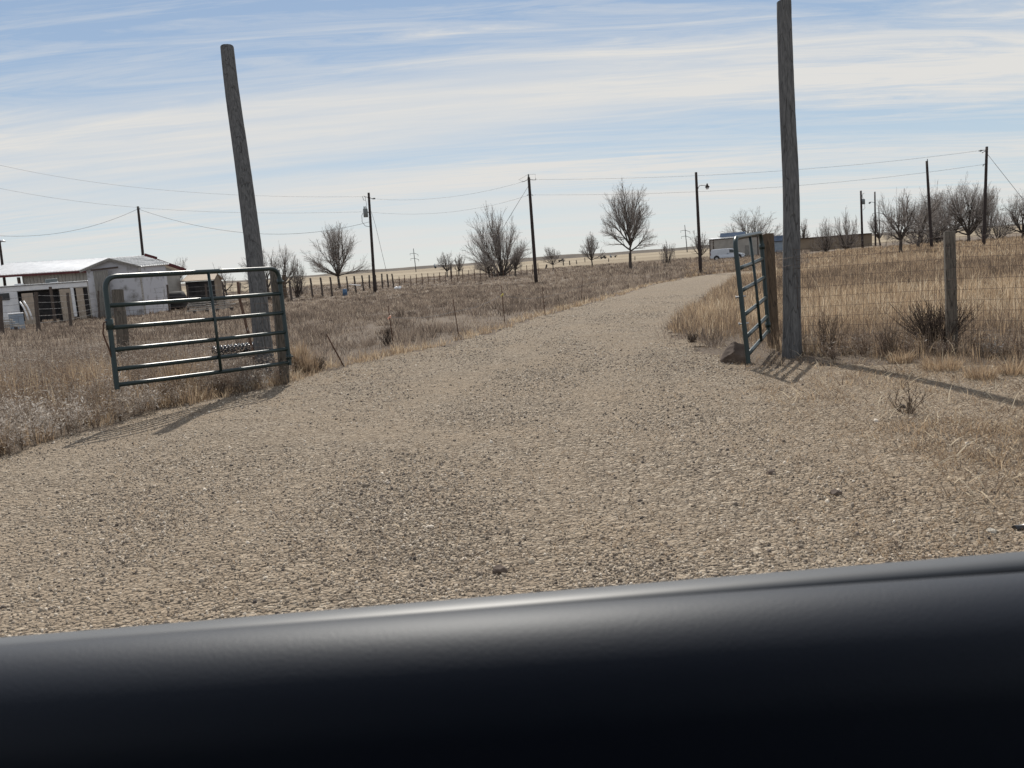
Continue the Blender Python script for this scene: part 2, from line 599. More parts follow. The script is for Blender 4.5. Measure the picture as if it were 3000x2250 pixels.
def gravel_mat():
    m, t, b = newmat('gravel_and_dust')
    b.inputs['Roughness'].default_value = 0.95
    b.inputs['Specular IOR Level'].default_value = 0.12
    g = N(t, 'ShaderNodeNewGeometry')
    v1 = N(t, 'ShaderNodeTexVoronoi', i_Scale=60.0)
    v2 = N(t, 'ShaderNodeTexVoronoi', i_Scale=28.0)
    n1 = N(t, 'ShaderNodeTexNoise', i_Scale=0.8, i_Detail=5.0, i_Roughness=0.6)
    n2 = N(t, 'ShaderNodeTexNoise', i_Scale=14.0, i_Detail=5.0, i_Roughness=0.7)
    n5 = N(t, 'ShaderNodeTexNoise', i_Scale=3.2, i_Detail=3.0, i_Roughness=0.6)
    for n in (v1, v2, n1, n2, n5):
        t.links.new(g.outputs['Position'], n.inputs['Vector'])
    sp = N(t, 'ShaderNodeSeparateColor')
    t.links.new(v1.outputs['Color'], sp.inputs[0])
    c = ramp(t, [(0.0, (0.11, 0.088, 0.069)), (0.35, (0.225, 0.182, 0.137)), (0.8, (0.35, 0.29, 0.222)), (1.0, (0.52, 0.45, 0.36))], sp.outputs[0]).outputs[0]  # sheet colours darkened for the shade in gaps between stones
    dust = ramp(t, [(0.3, (0.25, 0.195, 0.14)), (0.7, (0.38, 0.305, 0.225))], n2.outputs[0]).outputs[0]
    c = mixc(t, ramp(t, [(0.40, (0.15, 0.15, 0.15)), (0.62, (0.75, 0.75, 0.75))], n1.outputs[0]).outputs[0], c, dust)
    c = mixc(t, ramp(t, [(0.62, (0, 0, 0)), (0.72, (0.5, 0.5, 0.5))], n2.outputs[0]).outputs[0], c, (0.10, 0.08, 0.066))
    t.links.new(c, b.inputs['Base Color'])
    h = mth(t, 'ADD', mth(t, 'MULTIPLY', v1.outputs['Distance'], -0.7), mth(t, 'ADD', mth(t, 'MULTIPLY', v2.outputs['Distance'], -0.7), mth(t, 'ADD', mth(t, 'MULTIPLY', n2.outputs[0], 0.8), mth(t, 'MULTIPLY', n5.outputs[0], 2.6))))
    bp = N(t, 'ShaderNodeBump')
    bp.inputs['Strength'].default_value = 1.0
    bp.inputs['Distance'].default_value = 0.034
    t.links.new(h, bp.inputs['Height'])
    t.links.new(bp.outputs[0], b.inputs['Normal'])
    return m


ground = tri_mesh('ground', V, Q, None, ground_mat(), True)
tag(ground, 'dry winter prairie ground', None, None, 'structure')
wx = GX + 0.22 * wob(GX, GY, 1.2)
wy = GY + 0.22 * wob(GY + 5, GX, 1.2)
ins = inside(DRIVE, wx, wy).reshape(-1)
qi = ins[Q].all(1) & (np.hypot(V[Q[:, 0], 0], V[Q[:, 0], 1]) > 0.8)
qd = Q[qi]
use = np.unique(qd)
remap = np.zeros(len(V), int)
remap[use] = np.arange(len(use))
Vd = V[use] + np.array([0, 0, 0.012])
drive = tri_mesh('driveway', Vd, remap[qd], None, gravel_mat(), True)
tag(drive, 'pale gravel driveway', None, None, 'structure')

# low dark rise closing the view, far out
hv, hf = [], []
hn = 240
for i in range(hn):
    a = -1.1 + 2.2 * i / (hn - 1)
    h = 1.2 + 2.6 + 1.2 * math.sin(a * 9 + 1) + 0.9 * math.sin(a * 31) + 0.6 * math.sin(a * 77 + 2)
    for (d, z) in ((1500, -3), (1560, h), (1800, h * 0.9), (2000, -3)):
        hv.append((d * math.sin(a), d * math.cos(a), z))
for i in range(hn - 1):
    for k in range(3):
        hf.append((i * 4 + k, (i + 1) * 4 + k, (i + 1) * 4 + k + 1, i * 4 + k + 1))
hb = MB()
hb.add(hv, hf)
hills = hb.build('hills', mat('dark_scrub_rise', (0.085, 0.075, 0.066), (0.15, 0.125, 0.10), 0.02, 0.95, 0.1, stretch=(1, 1, 6)), loc=(0, 1500, 0))
tag(hills, 'low dark rise along the horizon', None, None, 'structure')

TRACK = gpoly([(2040, 812), (1975, 850), (1900, 893), (1830, 935), (1740, 990), (1600, 1080), (1400, 1250), (1150, 1500), (850, 1850)])


def polyline_d(pl, x, y):
    d = np.full(np.shape(x), 1e9)
    for i in range(1, len(pl)):
        a, b = pl[i - 1], pl[i]
        ab = b - a
        t = np.clip(((x - a[0]) * ab[0] + (y - a[1]) * ab[1]) / max(ab @ ab, 1e-9), 0, 1)
        d = np.minimum(d, np.hypot(x - a[0] - t * ab[0], y - a[1] - t * ab[1]))
    return d


# ------------------------------------------------------------------ loose stones on the drive
def stones(n, rmin, rmax, smin, smax):
    lr = np.exp(RNG.uniform(math.log(rmin), math.log(rmax), n))
    az = RNG.uniform(-0.75, 0.75, n)
    x, y = lr * np.sin(az), lr * np.cos(az)
    keep = inside(DRIVE, x + 0.3 * wob(x, y, 1.5), y + 0.3 * wob(y, x, 1.5))
    den = 0.62 + 0.55 * wob(x * 0.6 + 3, y * 0.6)
    den = np.where(inside(CORE, x, y), den, den * (0.10 + 0.75 * np.exp(-edge_dist(CORE, x, y) / 0.6)))
    tr = np.abs(polyline_d(TRACK, x, y) - 0.78)
    den *= 1 - 0.72 * np.exp(-(tr / 0.24) ** 2)
    den *= np.clip(0.72 + 0.75 * wob(x * 0.55 + 7, y * 0.3), 0.12, 1.0)
    keep &= RNG.uniform(0, 1, n) < den
    x, y, lr = x[keep], y[keep], lr[keep]
    n = len(x)
    k = 5
    ang = np.linspace(0, 2 * math.pi, k, endpoint=False)
    s = np.exp(RNG.normal(0, 0.36, n)) * np.interp(lr, [3, 14], [smin, smax])
    s = np.clip(s, 0.003, 0.017)
    a1 = ang[None] + RNG.uniform(-0.35, 0.35, (n, k))
    rr1 = RNG.uniform(0.65, 1.25, (n, k))
    rr2 = rr1 * RNG.uniform(0.5, 0.88, (n, k))
    el = RNG.uniform(0.55, 1.0, n)
    ro = RNG.uniform(0, 2 * math.pi, n)
    hh = RNG.uniform(0.35, 0.85, n)

    def ring(rr, z):
        px = np.cos(a1) * rr
        py = np.sin(a1) * rr * el[:, None]
        X = px * np.cos(ro)[:, None] - py * np.sin(ro)[:, None]
        Y = px * np.sin(ro)[:, None] + py * np.cos(ro)[:, None]
        return np.stack([X, Y, np.broadcast_to(z, X.shape)], -1)
    lo = ring(rr1, np.full((n, k), -0.15))
    hi = ring(rr2, hh[:, None] * RNG.uniform(0.7, 1.2, (n, k)))
    top = hi.mean(1, keepdims=True) + np.stack([np.zeros(n), np.zeros(n), 0.12 * hh], -1)[:, None]
    vv = np.concatenate([lo, hi, top], 1)
    vv[..., 2] += RNG.normal(0, 0.22, (n, 1)) * vv[..., 0] + RNG.normal(0, 0.22, (n, 1)) * vv[..., 1]
    vv *= s[:, None, None]
    vv += np.stack([x, y, tz(x, y) + 0.013], -1)[:, None]
    f = []
    for j in range(k):
        m_ = (j + 1) % k
        f += [(j, m_, k + m_), (j, k + m_, k + j), (k + j, k + m_, 2 * k)]
    f = np.array(f)
    nv = 2 * k + 1
    FF = (f[None] + (np.arange(n) * nv)[:, None, None]).reshape(-1, 3)
    rn = np.repeat(RNG.uniform(0, 1, n), nv)
    return vv.reshape(-1, 3), FF, rn


sv, sf, sr = stones(330000, 2.7, 26, 0.0047, 0.0088)


def stone_mat():
    m, t, b = newmat('limestone_chips')
    b.inputs['Roughness'].default_value = 0.85
    b.inputs['Specular IOR Level'].default_value = 0.25
    a = N(t, 'ShaderNodeAttribute', attribute_name='rnd')
    rp = ramp(t, [(0.0, (0.07, 0.058, 0.052)), (0.10, (0.16, 0.13, 0.105)), (0.5, (0.285, 0.235, 0.18)), (0.85, (0.41, 0.345, 0.268)), (1.0, (0.68, 0.60, 0.5))], a.outputs['Fac'])
    t.links.new(rp.outputs[0], b.inputs['Base Color'])
    return m


gravel = tri_mesh('gravel', sv, sf, sr, stone_mat())
tag(gravel, 'loose tan and grey gravel chips covering the drive', 'gravel', None, 'stuff')

# ------------------------------------------------------------------ dry plants


def blades(x, y, h, wd, lean, rnd, zoff=0.0, fan=None):
    """one bent tapering blade per root point; returns verts, faces, rnd"""
    n = len(x)
    z = tz(x, y) + zoff
    a = RNG.uniform(0, 2 * math.pi, n)
    b = RNG.uniform(0, 2 * math.pi, n) if fan is None else fan
    sx, sy = np.cos(a) * wd * 0.5, np.sin(a) * wd * 0.5
    lx, ly = np.cos(b) * lean * h, np.sin(b) * lean * h
    hz = h * np.sqrt(np.maximum(0.06, 1 - np.minimum(lean, 0.98) ** 2))
    base = np.stack([x, y, z], -1)
    mid = base + np.stack([lx * 0.38, ly * 0.38, hz * 0.6], -1)
    tip = base + np.stack([lx, ly, hz], -1)
    sd_ = np.stack([sx, sy, np.zeros(n)], -1)
    vv = np.stack([base - sd_, base + sd_, mid - sd_ * 0.75, mid + sd_ * 0.75, tip], 1)
    f = np.array([(0, 1, 3), (0, 3, 2), (2, 3, 4)])
    FF = (f[None] + (np.arange(n) * 5)[:, None, None]).reshape(-1, 3)
    return vv.reshape(-1, 3), FF, np.repeat(rnd, 5)


def merge(parts):
    vs, fs, rs, o = [], [], [], 0
    for v, f, r_ in parts:
        vs.append(v)
        fs.append(f + o)
        rs.append(r_)
        o += len(v)
    return np.concatenate(vs), np.concatenate(fs), np.concatenate(rs)


def scatter(n, rmin, rmax, a0, a1, power=1.0):
    """polar scatter, density falling as r^-(1+power)"""
    if power == 1.0:
        rr = np.exp(RNG.uniform(math.log(rmin), math.log(rmax), n))
    else:
        q = 1 - power
        rr = (RNG.uniform(0, 1, n) * (rmax ** q - rmin ** q) + rmin ** q) ** (1 / q)
    a = RNG.uniform(a0, a1, n)
    return rr * np.sin(a), rr * np.cos(a)


def tufts(x, y, per, h, wd, spread, lean, hue, hvar=0.14):
    """groups of blades fanning out of each root point"""
    n = len(x)
    d = np.hypot(x, y)
    k = per
    b = RNG.uniform(0, 2 * math.pi, (n, k))
    off = RNG.uniform(0, 1, (n, k)) ** 0.6 * spread[:, None]
    bx = (x[:, None] + np.cos(b) * off).ravel()
    by = (y[:, None] + np.sin(b) * off).ravel()
    hh = (h[:, None] * RNG.uniform(0.5, 1.1, (n, k))).ravel()
    ww = np.maximum(wd, np.repeat(d, k) * 0.00055)
    ln = np.clip(np.abs(RNG.normal(lean, 0.22, n * k)), 0.02, 0.97)
    rn = np.clip((hue[:, None] + RNG.normal(0, hvar * 1.35, (n, k))).ravel(), 0, 1)
    return blades(bx, by, hh, ww, ln, rn, 0.0, (b + RNG.normal(0, 0.5, (n, k))).ravel())


GOLD = [(0.0, (0.13, 0.10, 0.080)), (0.3, (0.285, 0.215, 0.155)), (0.6, (0.47, 0.345, 0.225)), (1.0, (0.70, 0.60, 0.45))]
DULL = [(0.0, (0.085, 0.068, 0.058)), (0.35, (0.225, 0.178, 0.144)), (0.7, (0.38, 0.308, 0.244)), (1.0, (0.56, 0.475, 0.38))]
PALE = [(0.0, (0.14, 0.10, 0.078)), (0.4, (0.27, 0.215, 0.17)), (0.75, (0.44, 0.385, 0.33)), (1.0, (0.68, 0.63, 0.57))]
M['gold'] = plant_mat('golden_dry_grass', GOLD, 0.42)
M['dull'] = plant_mat('dull_brown_stubble', DULL, 0.33)
M['pale'] = plant_mat('pale_seed_weeds', PALE, 0.3)

LEFT_EDGE = np.array([(p.x, p.y) for p in (at(*q) for q in DRIVE_PX[1:17])])
RIGHT_EDGE = np.array([(p.x, p.y) for p in (at(*q) for q in DRIVE_PX[18:24])])


def polyline_dist(pl, x, y):
    d = np.full(np.shape(x), 1e9)
    for i in range(1, len(pl)):
        a, b = pl[i - 1], pl[i]
        ab = b - a
        t = np.clip(((x - a[0]) * ab[0] + (y - a[1]) * ab[1]) / max(ab @ ab, 1e-9), 0, 1)
        d = np.minimum(d, np.hypot(x - a[0] - t * ab[0], y - a[1] - t * ab[1]))
    return d


def clear_pipe(x, y):
    """bare ground around the drain pipe"""
    a = np.arctan2(x, y)
    q0, q1_ = P(600, 1016, 13), P(770, 1010, 13)
    return ~((a > math.atan2(q0.x, q0.y)) & (a < math.atan2(q1_.x, q1_.y)) & (np.hypot(x, y) > 10.9))


# field left of and beyond the drive: short dull stubble with darker tussocks
left_az = lambda x, y: np.arctan2(x, y)
FENCE_AZ = 0.30
x, y = scatter(30000, 10.5, 190, -0.72, 0.34, 0.55)
out = ~inside(DRIVE, x, y) & (clear_pipe(x, y) | (np.hypot(x, y) > 14.5))
az = left_az(x, y)
notright = (az < 0.235) | (np.hypot(x, y) > 60)
edge = polyline_dist(LEFT_EDGE, x, y)
keep = out & notright & (edge > 0.35) & (RNG.uniform(0, 1, len(x)) < 0.62 + 0.5 * wob(x * 0.45, y * 0.45))
x, y = x[keep], y[keep]
hue = np.clip(0.48 + 0.2 * wob(x * 0.13, y * 0.13) + 0.14 * wob(x * 0.6 + 4, y * 0.6) + RNG.normal(0, 0.19, len(x)), 0, 1)
hgt = np.clip(RNG.normal(0.105, 0.045, len(x)) + 0.08 * ss((np.hypot(x, y) - 18) / 25) + 0.09 * wob(x * 0.3 + 2, y * 0.3) + 0.10 * ss((np.hypot(x, y) - 25) / 40) + 0.22 * ss((np.hypot(x, y) - 45) / 25) * ss((az[keep] - 0.02) / 0.12), 0.05, 0.8)
p1 = tufts(x, y, 12, hgt, 0.006, RNG.uniform(0.06, 0.28, len(x)) * (1 + np.hypot(x, y) / 90), 0.5, hue)
x, y = scatter(5200, 10.5, 90, -0.62, 0.30, 0.7)
keep = ~inside(DRIVE, x, y) & (clear_pipe(x, y) | (np.hypot(x, y) > 14.5)) & (polyline_dist(LEFT_EDGE, x, y) > 0.6) & ((left_az(x, y) < 0.235) | (np.hypot(x, y) > 60)) & (wob(x * 0.33, y * 0.33) > -0.15)
x, y = x[keep], y[keep]
p1b = tufts(x, y, 34, RNG.uniform(0.12, 0.30, len(x)), 0.006, RNG.uniform(0.12, 0.34, len(x)), 0.6, np.clip(RNG.normal(0.36, 0.2, len(x)), 0, 1))
o = tri_mesh('field_grass', *merge([p1, p1b]), M['dull'])
tag(o, 'short dull brown dead grass over the field left of the drive', 'grass', None, 'stuff')

# golden grass of the right-hand field
x, y = scatter(26000, 8.3, 120, 0.21, 0.78, 0.65)
keep = ~inside(DRIVE, x, y) & (edge_dist(DRIVE, x, y) > 0.15)
q1, q2 = at(2330, 1050), at(3050, 1085)
side = (x - q1.x) * (q2.y - q1.y) - (y - q1.y) * (q2.x - q1.x)
keep &= np.where(x < q1.x, y > at(2240, 985).y, side < -0.25)
x, y = x[keep], y[keep]
d = np.hypot(x, y)
patch = wob(x * 0.25 + 1, y * 0.25 + 4)
hue = np.clip(np.interp(d + 1.5 * wob(x * 0.4, y * 0.4), [8, 11, 13.5, 19, 23, 34, 40, 60], [0.24, 0.30, 0.60, 0.55, 0.20, 0.20, 0.52, 0.36]) + 0.16 * patch + RNG.normal(0, 0.15, len(x)), 0, 1)
hgt = np.clip(RNG.normal(0.22, 0.09, len(x)) + 0.13 * patch, 0.05, 0.7) * np.interp(d, [8, 11, 30, 60], [0.8, 0.9, 1.1, 1.1])
keep = RNG.uniform(0, 1, len(x)) < np.interp(d, [8, 14, 30], [0.55, 0.75, 1.0])
x, y, d, hue, hgt = x[keep], y[keep], d[keep], hue[keep], hgt[keep]
p2 = tufts(x, y, 12, hgt, 0.005, RNG.uniform(0.05, 0.25, len(x)) * (1 + d / 60), 0.30, hue)
o = tri_mesh('golden_grass', *p2, M['gold'])
tag(o, 'tall golden dead grass in the field behind the right wire fence', 'grass', None, 'stuff')

# orange-tan verge along both edges of the drive
x, y = scatter(46000, 5.5, 70, -0.7, 0.33, 0.8)
e = polyline_dist(LEFT_EDGE, x, y)
keep = (~inside(DRIVE, x + 0.15 * wob(x, y, 2), y)) & (e < 0.30 + 0.28 * wob(x * 0.8, y * 0.8)) & (np.hypot(x, y) > 9.2)
xa, ya = x[keep], y[keep]
x, y = scatter(12000, 7.5, 40, 0.08, 0.33, 0.9)
e = polyline_dist(RIGHT_EDGE, x, y)
rk = at(2162, 1068)
keep = (~inside(DRIVE, x, y)) & (e < 1.1) & (np.hypot(x - rk.x, y - rk.y) > 0.3) & (y > rk.y + 0.12)
xb, yb = x[keep], y[keep]
pa = tufts(xa, ya, 10, RNG.uniform(0.06, 0.19, len(xa)), 0.005, RNG.uniform(0.03, 0.14, len(xa)), 0.55, np.clip(RNG.normal(0.56, 0.15, len(xa)), 0, 1))
kk = RNG.uniform(0, 1, len(xb)) < 0.6
xb, yb = xb[kk], yb[kk]
pb = tufts(xb, yb, 8, RNG.uniform(0.10, 0.32, len(xb)), 0.0045, RNG.uniform(0.03, 0.12, len(xb)), 0.34, np.clip(RNG.normal(0.38, 0.15, len(xb)), 0, 1))
o = tri_mesh('verge_grass', *merge([pa, pb]), M['gold'])
tag(o, 'low orange tan dead grass edging the drive', 'grass', None, 'stuff')


def seed_weeds(x, y, h, hue, stems=5, puffs=26, size=0.011):
    """bushy dead weeds: thin branching stems carrying many small papery bracts"""
    n = len(x)
    b = RNG.uniform(0, 2 * math.pi, (n, stems))
    ln = RNG.uniform(0.1, 0.75, (n, stems))
    hh = h[:, None] * RNG.uniform(0.6, 1.1, (n, stems))
    X, Y = np.repeat(x, stems), np.repeat(y, stems)
    st = blades(X, Y, hh.ravel(), np.full(n * stems, 0.006), ln.ravel(), np.clip(np.repeat(hue, stems) - 0.3, 0, 1), 0, b.ravel())
    T = RNG.uniform(0.25, 1.05, (n, stems, puffs))
    lx = np.cos(b) * ln * hh
    ly = np.sin(b) * ln * hh
    hz = hh * np.sqrt(1 - np.minimum(ln, 0.98) ** 2)
    bend = T ** 1.4
    jit = 0.16 * h[:, None, None] * (0.35 + T)
    cx = x[:, None, None] + lx[..., None] * bend + RNG.normal(0, 1, T.shape) * jit * 0.55
    cy = y[:, None, None] + ly[..., None] * bend + RNG.normal(0, 1, T.shape) * jit * 0.55
    cz = tz(x, y)[:, None, None] + np.maximum(0.01, hz[..., None] * T + RNG.normal(0, 1, T.shape) * jit * 0.35)
    c = np.stack([cx, cy, cz], -1).reshape(-1, 3)
    k = len(c)
    sz = size * np.minimum(np.exp(RNG.normal(0, 0.4, k)), 1.9)
    u = RNG.normal(0, 1, (k, 3))
    u /= np.linalg.norm(u, axis=1, keepdims=True)
    v = RNG.normal(0, 1, (k, 3))
    v -= u * (u * v).sum(1, keepdims=True)
    v /= np.linalg.norm(v, axis=1, keepdims=True)
    L_ = (sz * RNG.uniform(1.1, 2.6, k))[:, None]
    W_ = (sz * 0.55)[:, None]
    vv = np.stack([c - u * L_, c + v * W_, c + u * L_, c - v * W_], 1).reshape(-1, 3)
    o4 = (np.arange(k) * 4)[:, None]
    FF = np.concatenate([o4 + np.array([[0, 1, 2]]), o4 + np.array([[0, 2, 3]])])
    rn = np.clip(np.repeat(hue, stems * puffs) + RNG.normal(0, 0.17, k), 0, 1)
    return merge([st, (vv, FF, np.repeat(rn, 4))])


# deep weedy roadside on the left
WEED = gpoly([(-700, 1545), (-200, 1400), (0, 1340), (180, 1284), (400, 1220), (560, 1190), (690, 1158), (830, 1136), (870, 1118), (840, 1075), (560, 1080), (330, 1085), (0, 1100), (-700, 1180)])
x, y = scatter(5200, 4.5, 16, -0.95, -0.1, 0.7)
keep = clear_pipe(x, y) & inside(WEED, x + 0.2 * wob(x, y), y) & (RNG.uniform(0, 1, len(x)) < 0.60 + 0.5 * wob(x * 0.5, y * 0.5 + 2))
x, y = x[keep], y[keep]
ed = polyline_dist(LEFT_EDGE, x, y)
hw = (0.31 + 0.19 * ss(ed / 1.2)) * RNG.uniform(0.7, 1.25, len(x))
hu = np.clip(0.54 + 0.30 * wob(x * 0.7 + 3, y * 0.7) + RNG.normal(0, 0.1, len(x)), 0, 1)
o = tri_mesh('roadside_weeds', *seed_weeds(x, y, hw, hu, 7, 26, 0.0058), M['pale'])
tag(o, 'pale grey seedy dead weeds along the left roadside', 'weeds', None, 'stuff')
# tall straw grass growing through and behind them
x, y = scatter(6000, 5.0, 15.5, -0.95, -0.15, 0.7)
keep = inside(WEED, x, y) & (wob(x * 0.75 + 1, y * 0.75 + 1) > 0.08) & clear_pipe(x, y)
x, y = x[keep], y[keep]
ed = polyline_dist(LEFT_EDGE, x, y)
pg = tufts(x, y, 16, np.clip(0.26 + 0.24 * ss((ed - 0.1) / 1.0) - 0.16 * ss((np.hypot(x, y) - 10.6) / 1.5), 0.03, 1) * RNG.uniform(0.6, 1.2, len(x)), 0.0042, RNG.uniform(0.03, 0.12, len(x)), 0.22, np.clip(RNG.normal(0.46, 0.14, len(x)), 0, 1))
o = tri_mesh('straw_grass', *pg, M['gold'])
tag(o, 'tall rusty gold straw grass among the left roadside weeds', 'grass', None, 'stuff')
# weeds along the foot of the right fence
x, y = scatter(2600, 7.5, 13, 0.27, 0.72, 0.7)
f1, f2 = at(2345, 1040), at(3060, 1040)
tt = ((x - f1.x) * (f2.x - f1.x) + (y - f1.y) * (f2.y - f1.y)) / ((f2.x - f1.x) ** 2 + (f2.y - f1.y) ** 2)
dd = np.abs((x - f1.x) * (f2.y - f1.y) - (y - f1.y) * (f2.x - f1.x)) / math.hypot(f2.x - f1.x, f2.y - f1.y)
keep = (dd < 0.40) & (RNG.uniform(0, 1, len(x)) < 0.5) & (x > f1.x + 0.1)
x, y = x[keep], y[keep]
o = tri_mesh('fence_weeds', *seed_weeds(x, y, RNG.uniform(0.08, 0.30, len(x)), np.clip(RNG.normal(0.30, 0.16, len(x)), 0, 1), 6, 12, 0.006), M['pale'])
tag(o, 'brown twiggy dead weeds along the foot of the right wire fence', 'weeds', None, 'stuff')
# trampled dead grass and straw litter right of the drive
x, y = scatter(9000, 4.2, 11, 0.2, 0.82, 0.8)
g1 = (~inside(CORE, x + 0.25 * wob(x, y), y + 0.25 * wob(y, x)))
keep = g1 & (side_ := ((x - q1.x) * (q2.y - q1.y) - (y - q1.y) * (q2.x - q1.x)) > -0.9) & (RNG.uniform(0, 1, len(x)) < 0.22 + 0.55 * wob(x * 1.1, y * 1.1))
xa, ya = x[keep], y[keep]
pl1 = tufts(xa, ya, 9, RNG.uniform(0.03, 0.10, len(xa)), 0.0045, RNG.uniform(0.02, 0.12, len(xa)), 0.66, np.clip(RNG.normal(0.42, 0.22, len(xa)), 0, 1))
x, y = scatter(110000, 3.2, 13, -0.5, 0.8, 0.8)
ed = edge_dist(CORE, x, y)
keep = (RNG.uniform(0, 1, len(x)) < np.where(inside(CORE, x, y), np.exp(-ed / 0.7) * 0.45 + 0.07 + 0.16 * (x > 1.0 + 0.1 * y), 0.95)) & (np.arctan2(x, y) > -0.45)
x, y = x[keep], y[keep]
pl2 = blades(x, y, np.exp(RNG.normal(-3.1, 0.5, len(x))), RNG.uniform(0.002, 0.005, len(x)), RNG.uniform(0.88, 0.97, len(x)), np.clip(RNG.normal(0.34, 0.30, len(x)), 0, 1), 0.014)
x, y = scatter(9000, 4.0, 11, 0.12, 0.8, 0.8)
keep = ~inside(CORE, x, y) & (RNG.uniform(0, 1, len(x)) < 0.16)
x, y = x[keep], y[keep]
pl3 = blades(x, y, RNG.uniform(0.06, 0.22, len(x)), RNG.uniform(0.004, 0.009, len(x)), RNG.uniform(0.85, 0.97, len(x)), np.where(RNG.uniform(0, 1, len(x)) < 0.45, 1.0, RNG.uniform(0, 0.3, len(x))), 0.02)
o = tri_mesh('straw_litter', *merge([pl1, pl2, pl3]), M['gold'])
tag(o, 'trampled straw and short dead grass beside the right gate', 'grass', None, 'stuff')


def clump(px, py, h, spread, n, label, hue=0.45, lean=0.35, m='gold', wd=0.0045, name='grass_clump', cat='grass clump', group=None):
    c = at(px, py)
    x = np.full(1, c.x)
    y = np.full(1, c.y)
    v, f, rn = tufts(x, y, n, np.array([h]), wd, np.array([spread]), lean, np.array([hue]))
    o_ = tri_mesh(name, v - np.array(c), f, rn, M[m])
    o_.location = c
    return tag(o_, label, cat, group)


GC = 'grass clumps on the trampled ground by the right fence'
clump(2640, 1062, 0.14, 0.10, 260, 'tan grass clump left of the dark bush by the square fence post', 0.52, 0.5, group=GC)
clump(2760, 1085, 0.17, 0.15, 420, 'wide tan grass clump in front of the dark bush', 0.5, 0.5, group=GC)
clump(2872, 1112, 0.17, 0.11, 320, 'bushy tan grass clump right of the square fence post shadow', 0.5, 0.5, group=GC)
clump(2970, 1098, 0.17, 0.12, 320, 'tan grass clump at the right edge near the fence', 0.5, 0.5, group=GC)
clump(2660, 1262, 0.09, 0.16, 150, 'orange tan clump on gravel edge, left of the low front patch', 0.5, 0.62, group=GC)
clump(2790, 1262, 0.09, 0.24, 230, 'widest front clump of dead grass on the right gravel edge', 0.48, 0.66, group=GC)
clump(2930, 1290, 0.10, 0.2, 190, 'dead grass clump at the right edge nearest the car', 0.46, 0.66, group=GC)
clump(880, 1085, 0.40, 0.10, 420, 'tall golden grass clump right of the left gate hinge post', 0.45, 0.2, group='golden clumps by the left gate')
clump(905, 1092, 0.30, 0.10, 260, 'shorter golden grass clump beyond the left gate hinge post', 0.36, 0.3, group='golden clumps by the left gate')
clump(245, 1160, 0.40, 0.16, 700, 'wide golden grass clump left of the latch end of the left gate', 0.46, 0.22, group='golden clumps by the left gate')
clump(520, 1165, 0.40, 0.15, 620, 'rusty grass clump standing under the left gate', 0.34, 0.2, group='golden clumps by the left gate')


def bush(px, py, h, w_, label, nst=90, m='dark_twig', lean=0.55, name='dry_bush', rr=0.0032, branch=3):
    """leafless shrub: many stems fanning from one root, each forked"""
    c = at(px, py)
    b = MB()
    for i in range(nst):
        a = random.uniform(0, 2 * math.pi)
        le = abs(random.gauss(lean * 0.6, lean * 0.45))
        hh = h * random.uniform(0.45, 1.0)
        p0 = c + Vector((math.cos(a), math.sin(a), 0)) * random.uniform(0, w_ * 0.25)
        p3 = p0 + Vector((math.cos(a) * le * w_, math.sin(a) * le * w_, hh))
        p1 = p0.lerp(p3, 0.4) + Vector((random.gauss(0, .02), random.gauss(0, .02), hh * 0.07))
        b.tube([p0 - Vector((0, 0, .02)), p1, p3], [rr, rr * 0.8, rr * 0.4], 3, False)
        for k in range(branch):
            t = random.uniform(0.3, 0.9)
            q = p1.lerp(p3, t)
            e_ = q + Vector((random.gauss(0, .3), random.gauss(0, .3), random.uniform(.2, 1))) * hh * 0.22
            b.tube([q, e_], [rr * 0.6, rr * 0.3], 3, False)
    o_ = b.build(name, M[m], loc=c)
    return tag(o_, label, 'bush')


M['dark_twig'] = mat('dark_twigs', (0.055, 0.043, 0.036), (0.11, 0.085, 0.07), 30, 0.9, 0.1)
M['brown_twig'] = mat('brown_twigs', (0.10, 0.075, 0.058), (0.19, 0.145, 0.11), 30, 0.9, 0.1)
bush(2745, 1028, 0.50, 0.42, 'dark twiggy leafless bush around the foot of the square fence post', 260, lean=0.7)
bush(2655, 1215, 0.20, 0.16, 'small bare twiggy weed on the trampled ground ahead of the right gate', 22, 'brown_twig')
bush(2600, 1050, 0.34, 0.2, 'thin brown twiggy weed midway along the right wire fence', 34, 'brown_twig')
bush(2430, 1035, 0.42, 0.22, 'brown twiggy weed just right of the tall right pole', 46, 'brown_twig')
bush(2030, 1005, 0.13, 0.12, 'small dark tuft of twigs behind the rock', 50, 'dark_twig')
bush(1135, 1012, 0.30, 0.18, 'dark weed clump at the orange fence marker', 60, 'dark_twig')
bush(935, 1085, 0.18, 0.15, 'low dark weed beside the leaning rusty stake', 60, 'dark_twig')


def fluffy(px, py, h, spread, n, label, hue, puffs=60, size=0.0065, m='pale'):
    c = at(px, py)
    x = c.x + RNG.normal(0, spread * 0.4, n)
    y = c.y + RNG.normal(0, spread * 0.4, n)
    v, f, rn = seed_weeds(x, y, h * RNG.uniform(0.75, 1.1, n), np.clip(RNG.normal(hue, 0.08, n), 0, 1), 6, puffs, size)
    o_ = tri_mesh('seed_weed', v - np.array(c), f, rn, M[m])
    o_.location = c
    tag(o_, label, 'weed')


fluffy(345, 1185, 0.34, 0.34, 9, 'pale fluffy weed under the latch end of the left gate', 0.78)
fluffy(190, 1215, 0.30, 0.30, 8, 'pale silver weed left of the left gate', 0.70)
fluffy(90, 1265, 0.28, 0.30, 8, 'pale weed near the left photo edge', 0.55)
fluffy(640, 1150, 0.33, 0.32, 9, 'grey brown seedy weed under the left gate near the tall pole', 0.42)
fluffy(690, 1088, 0.16, 0.30, 8, 'pale weed just in front of the black corrugated pipe', 0.66)

# ------------------------------------------------------------------ tall gate poles


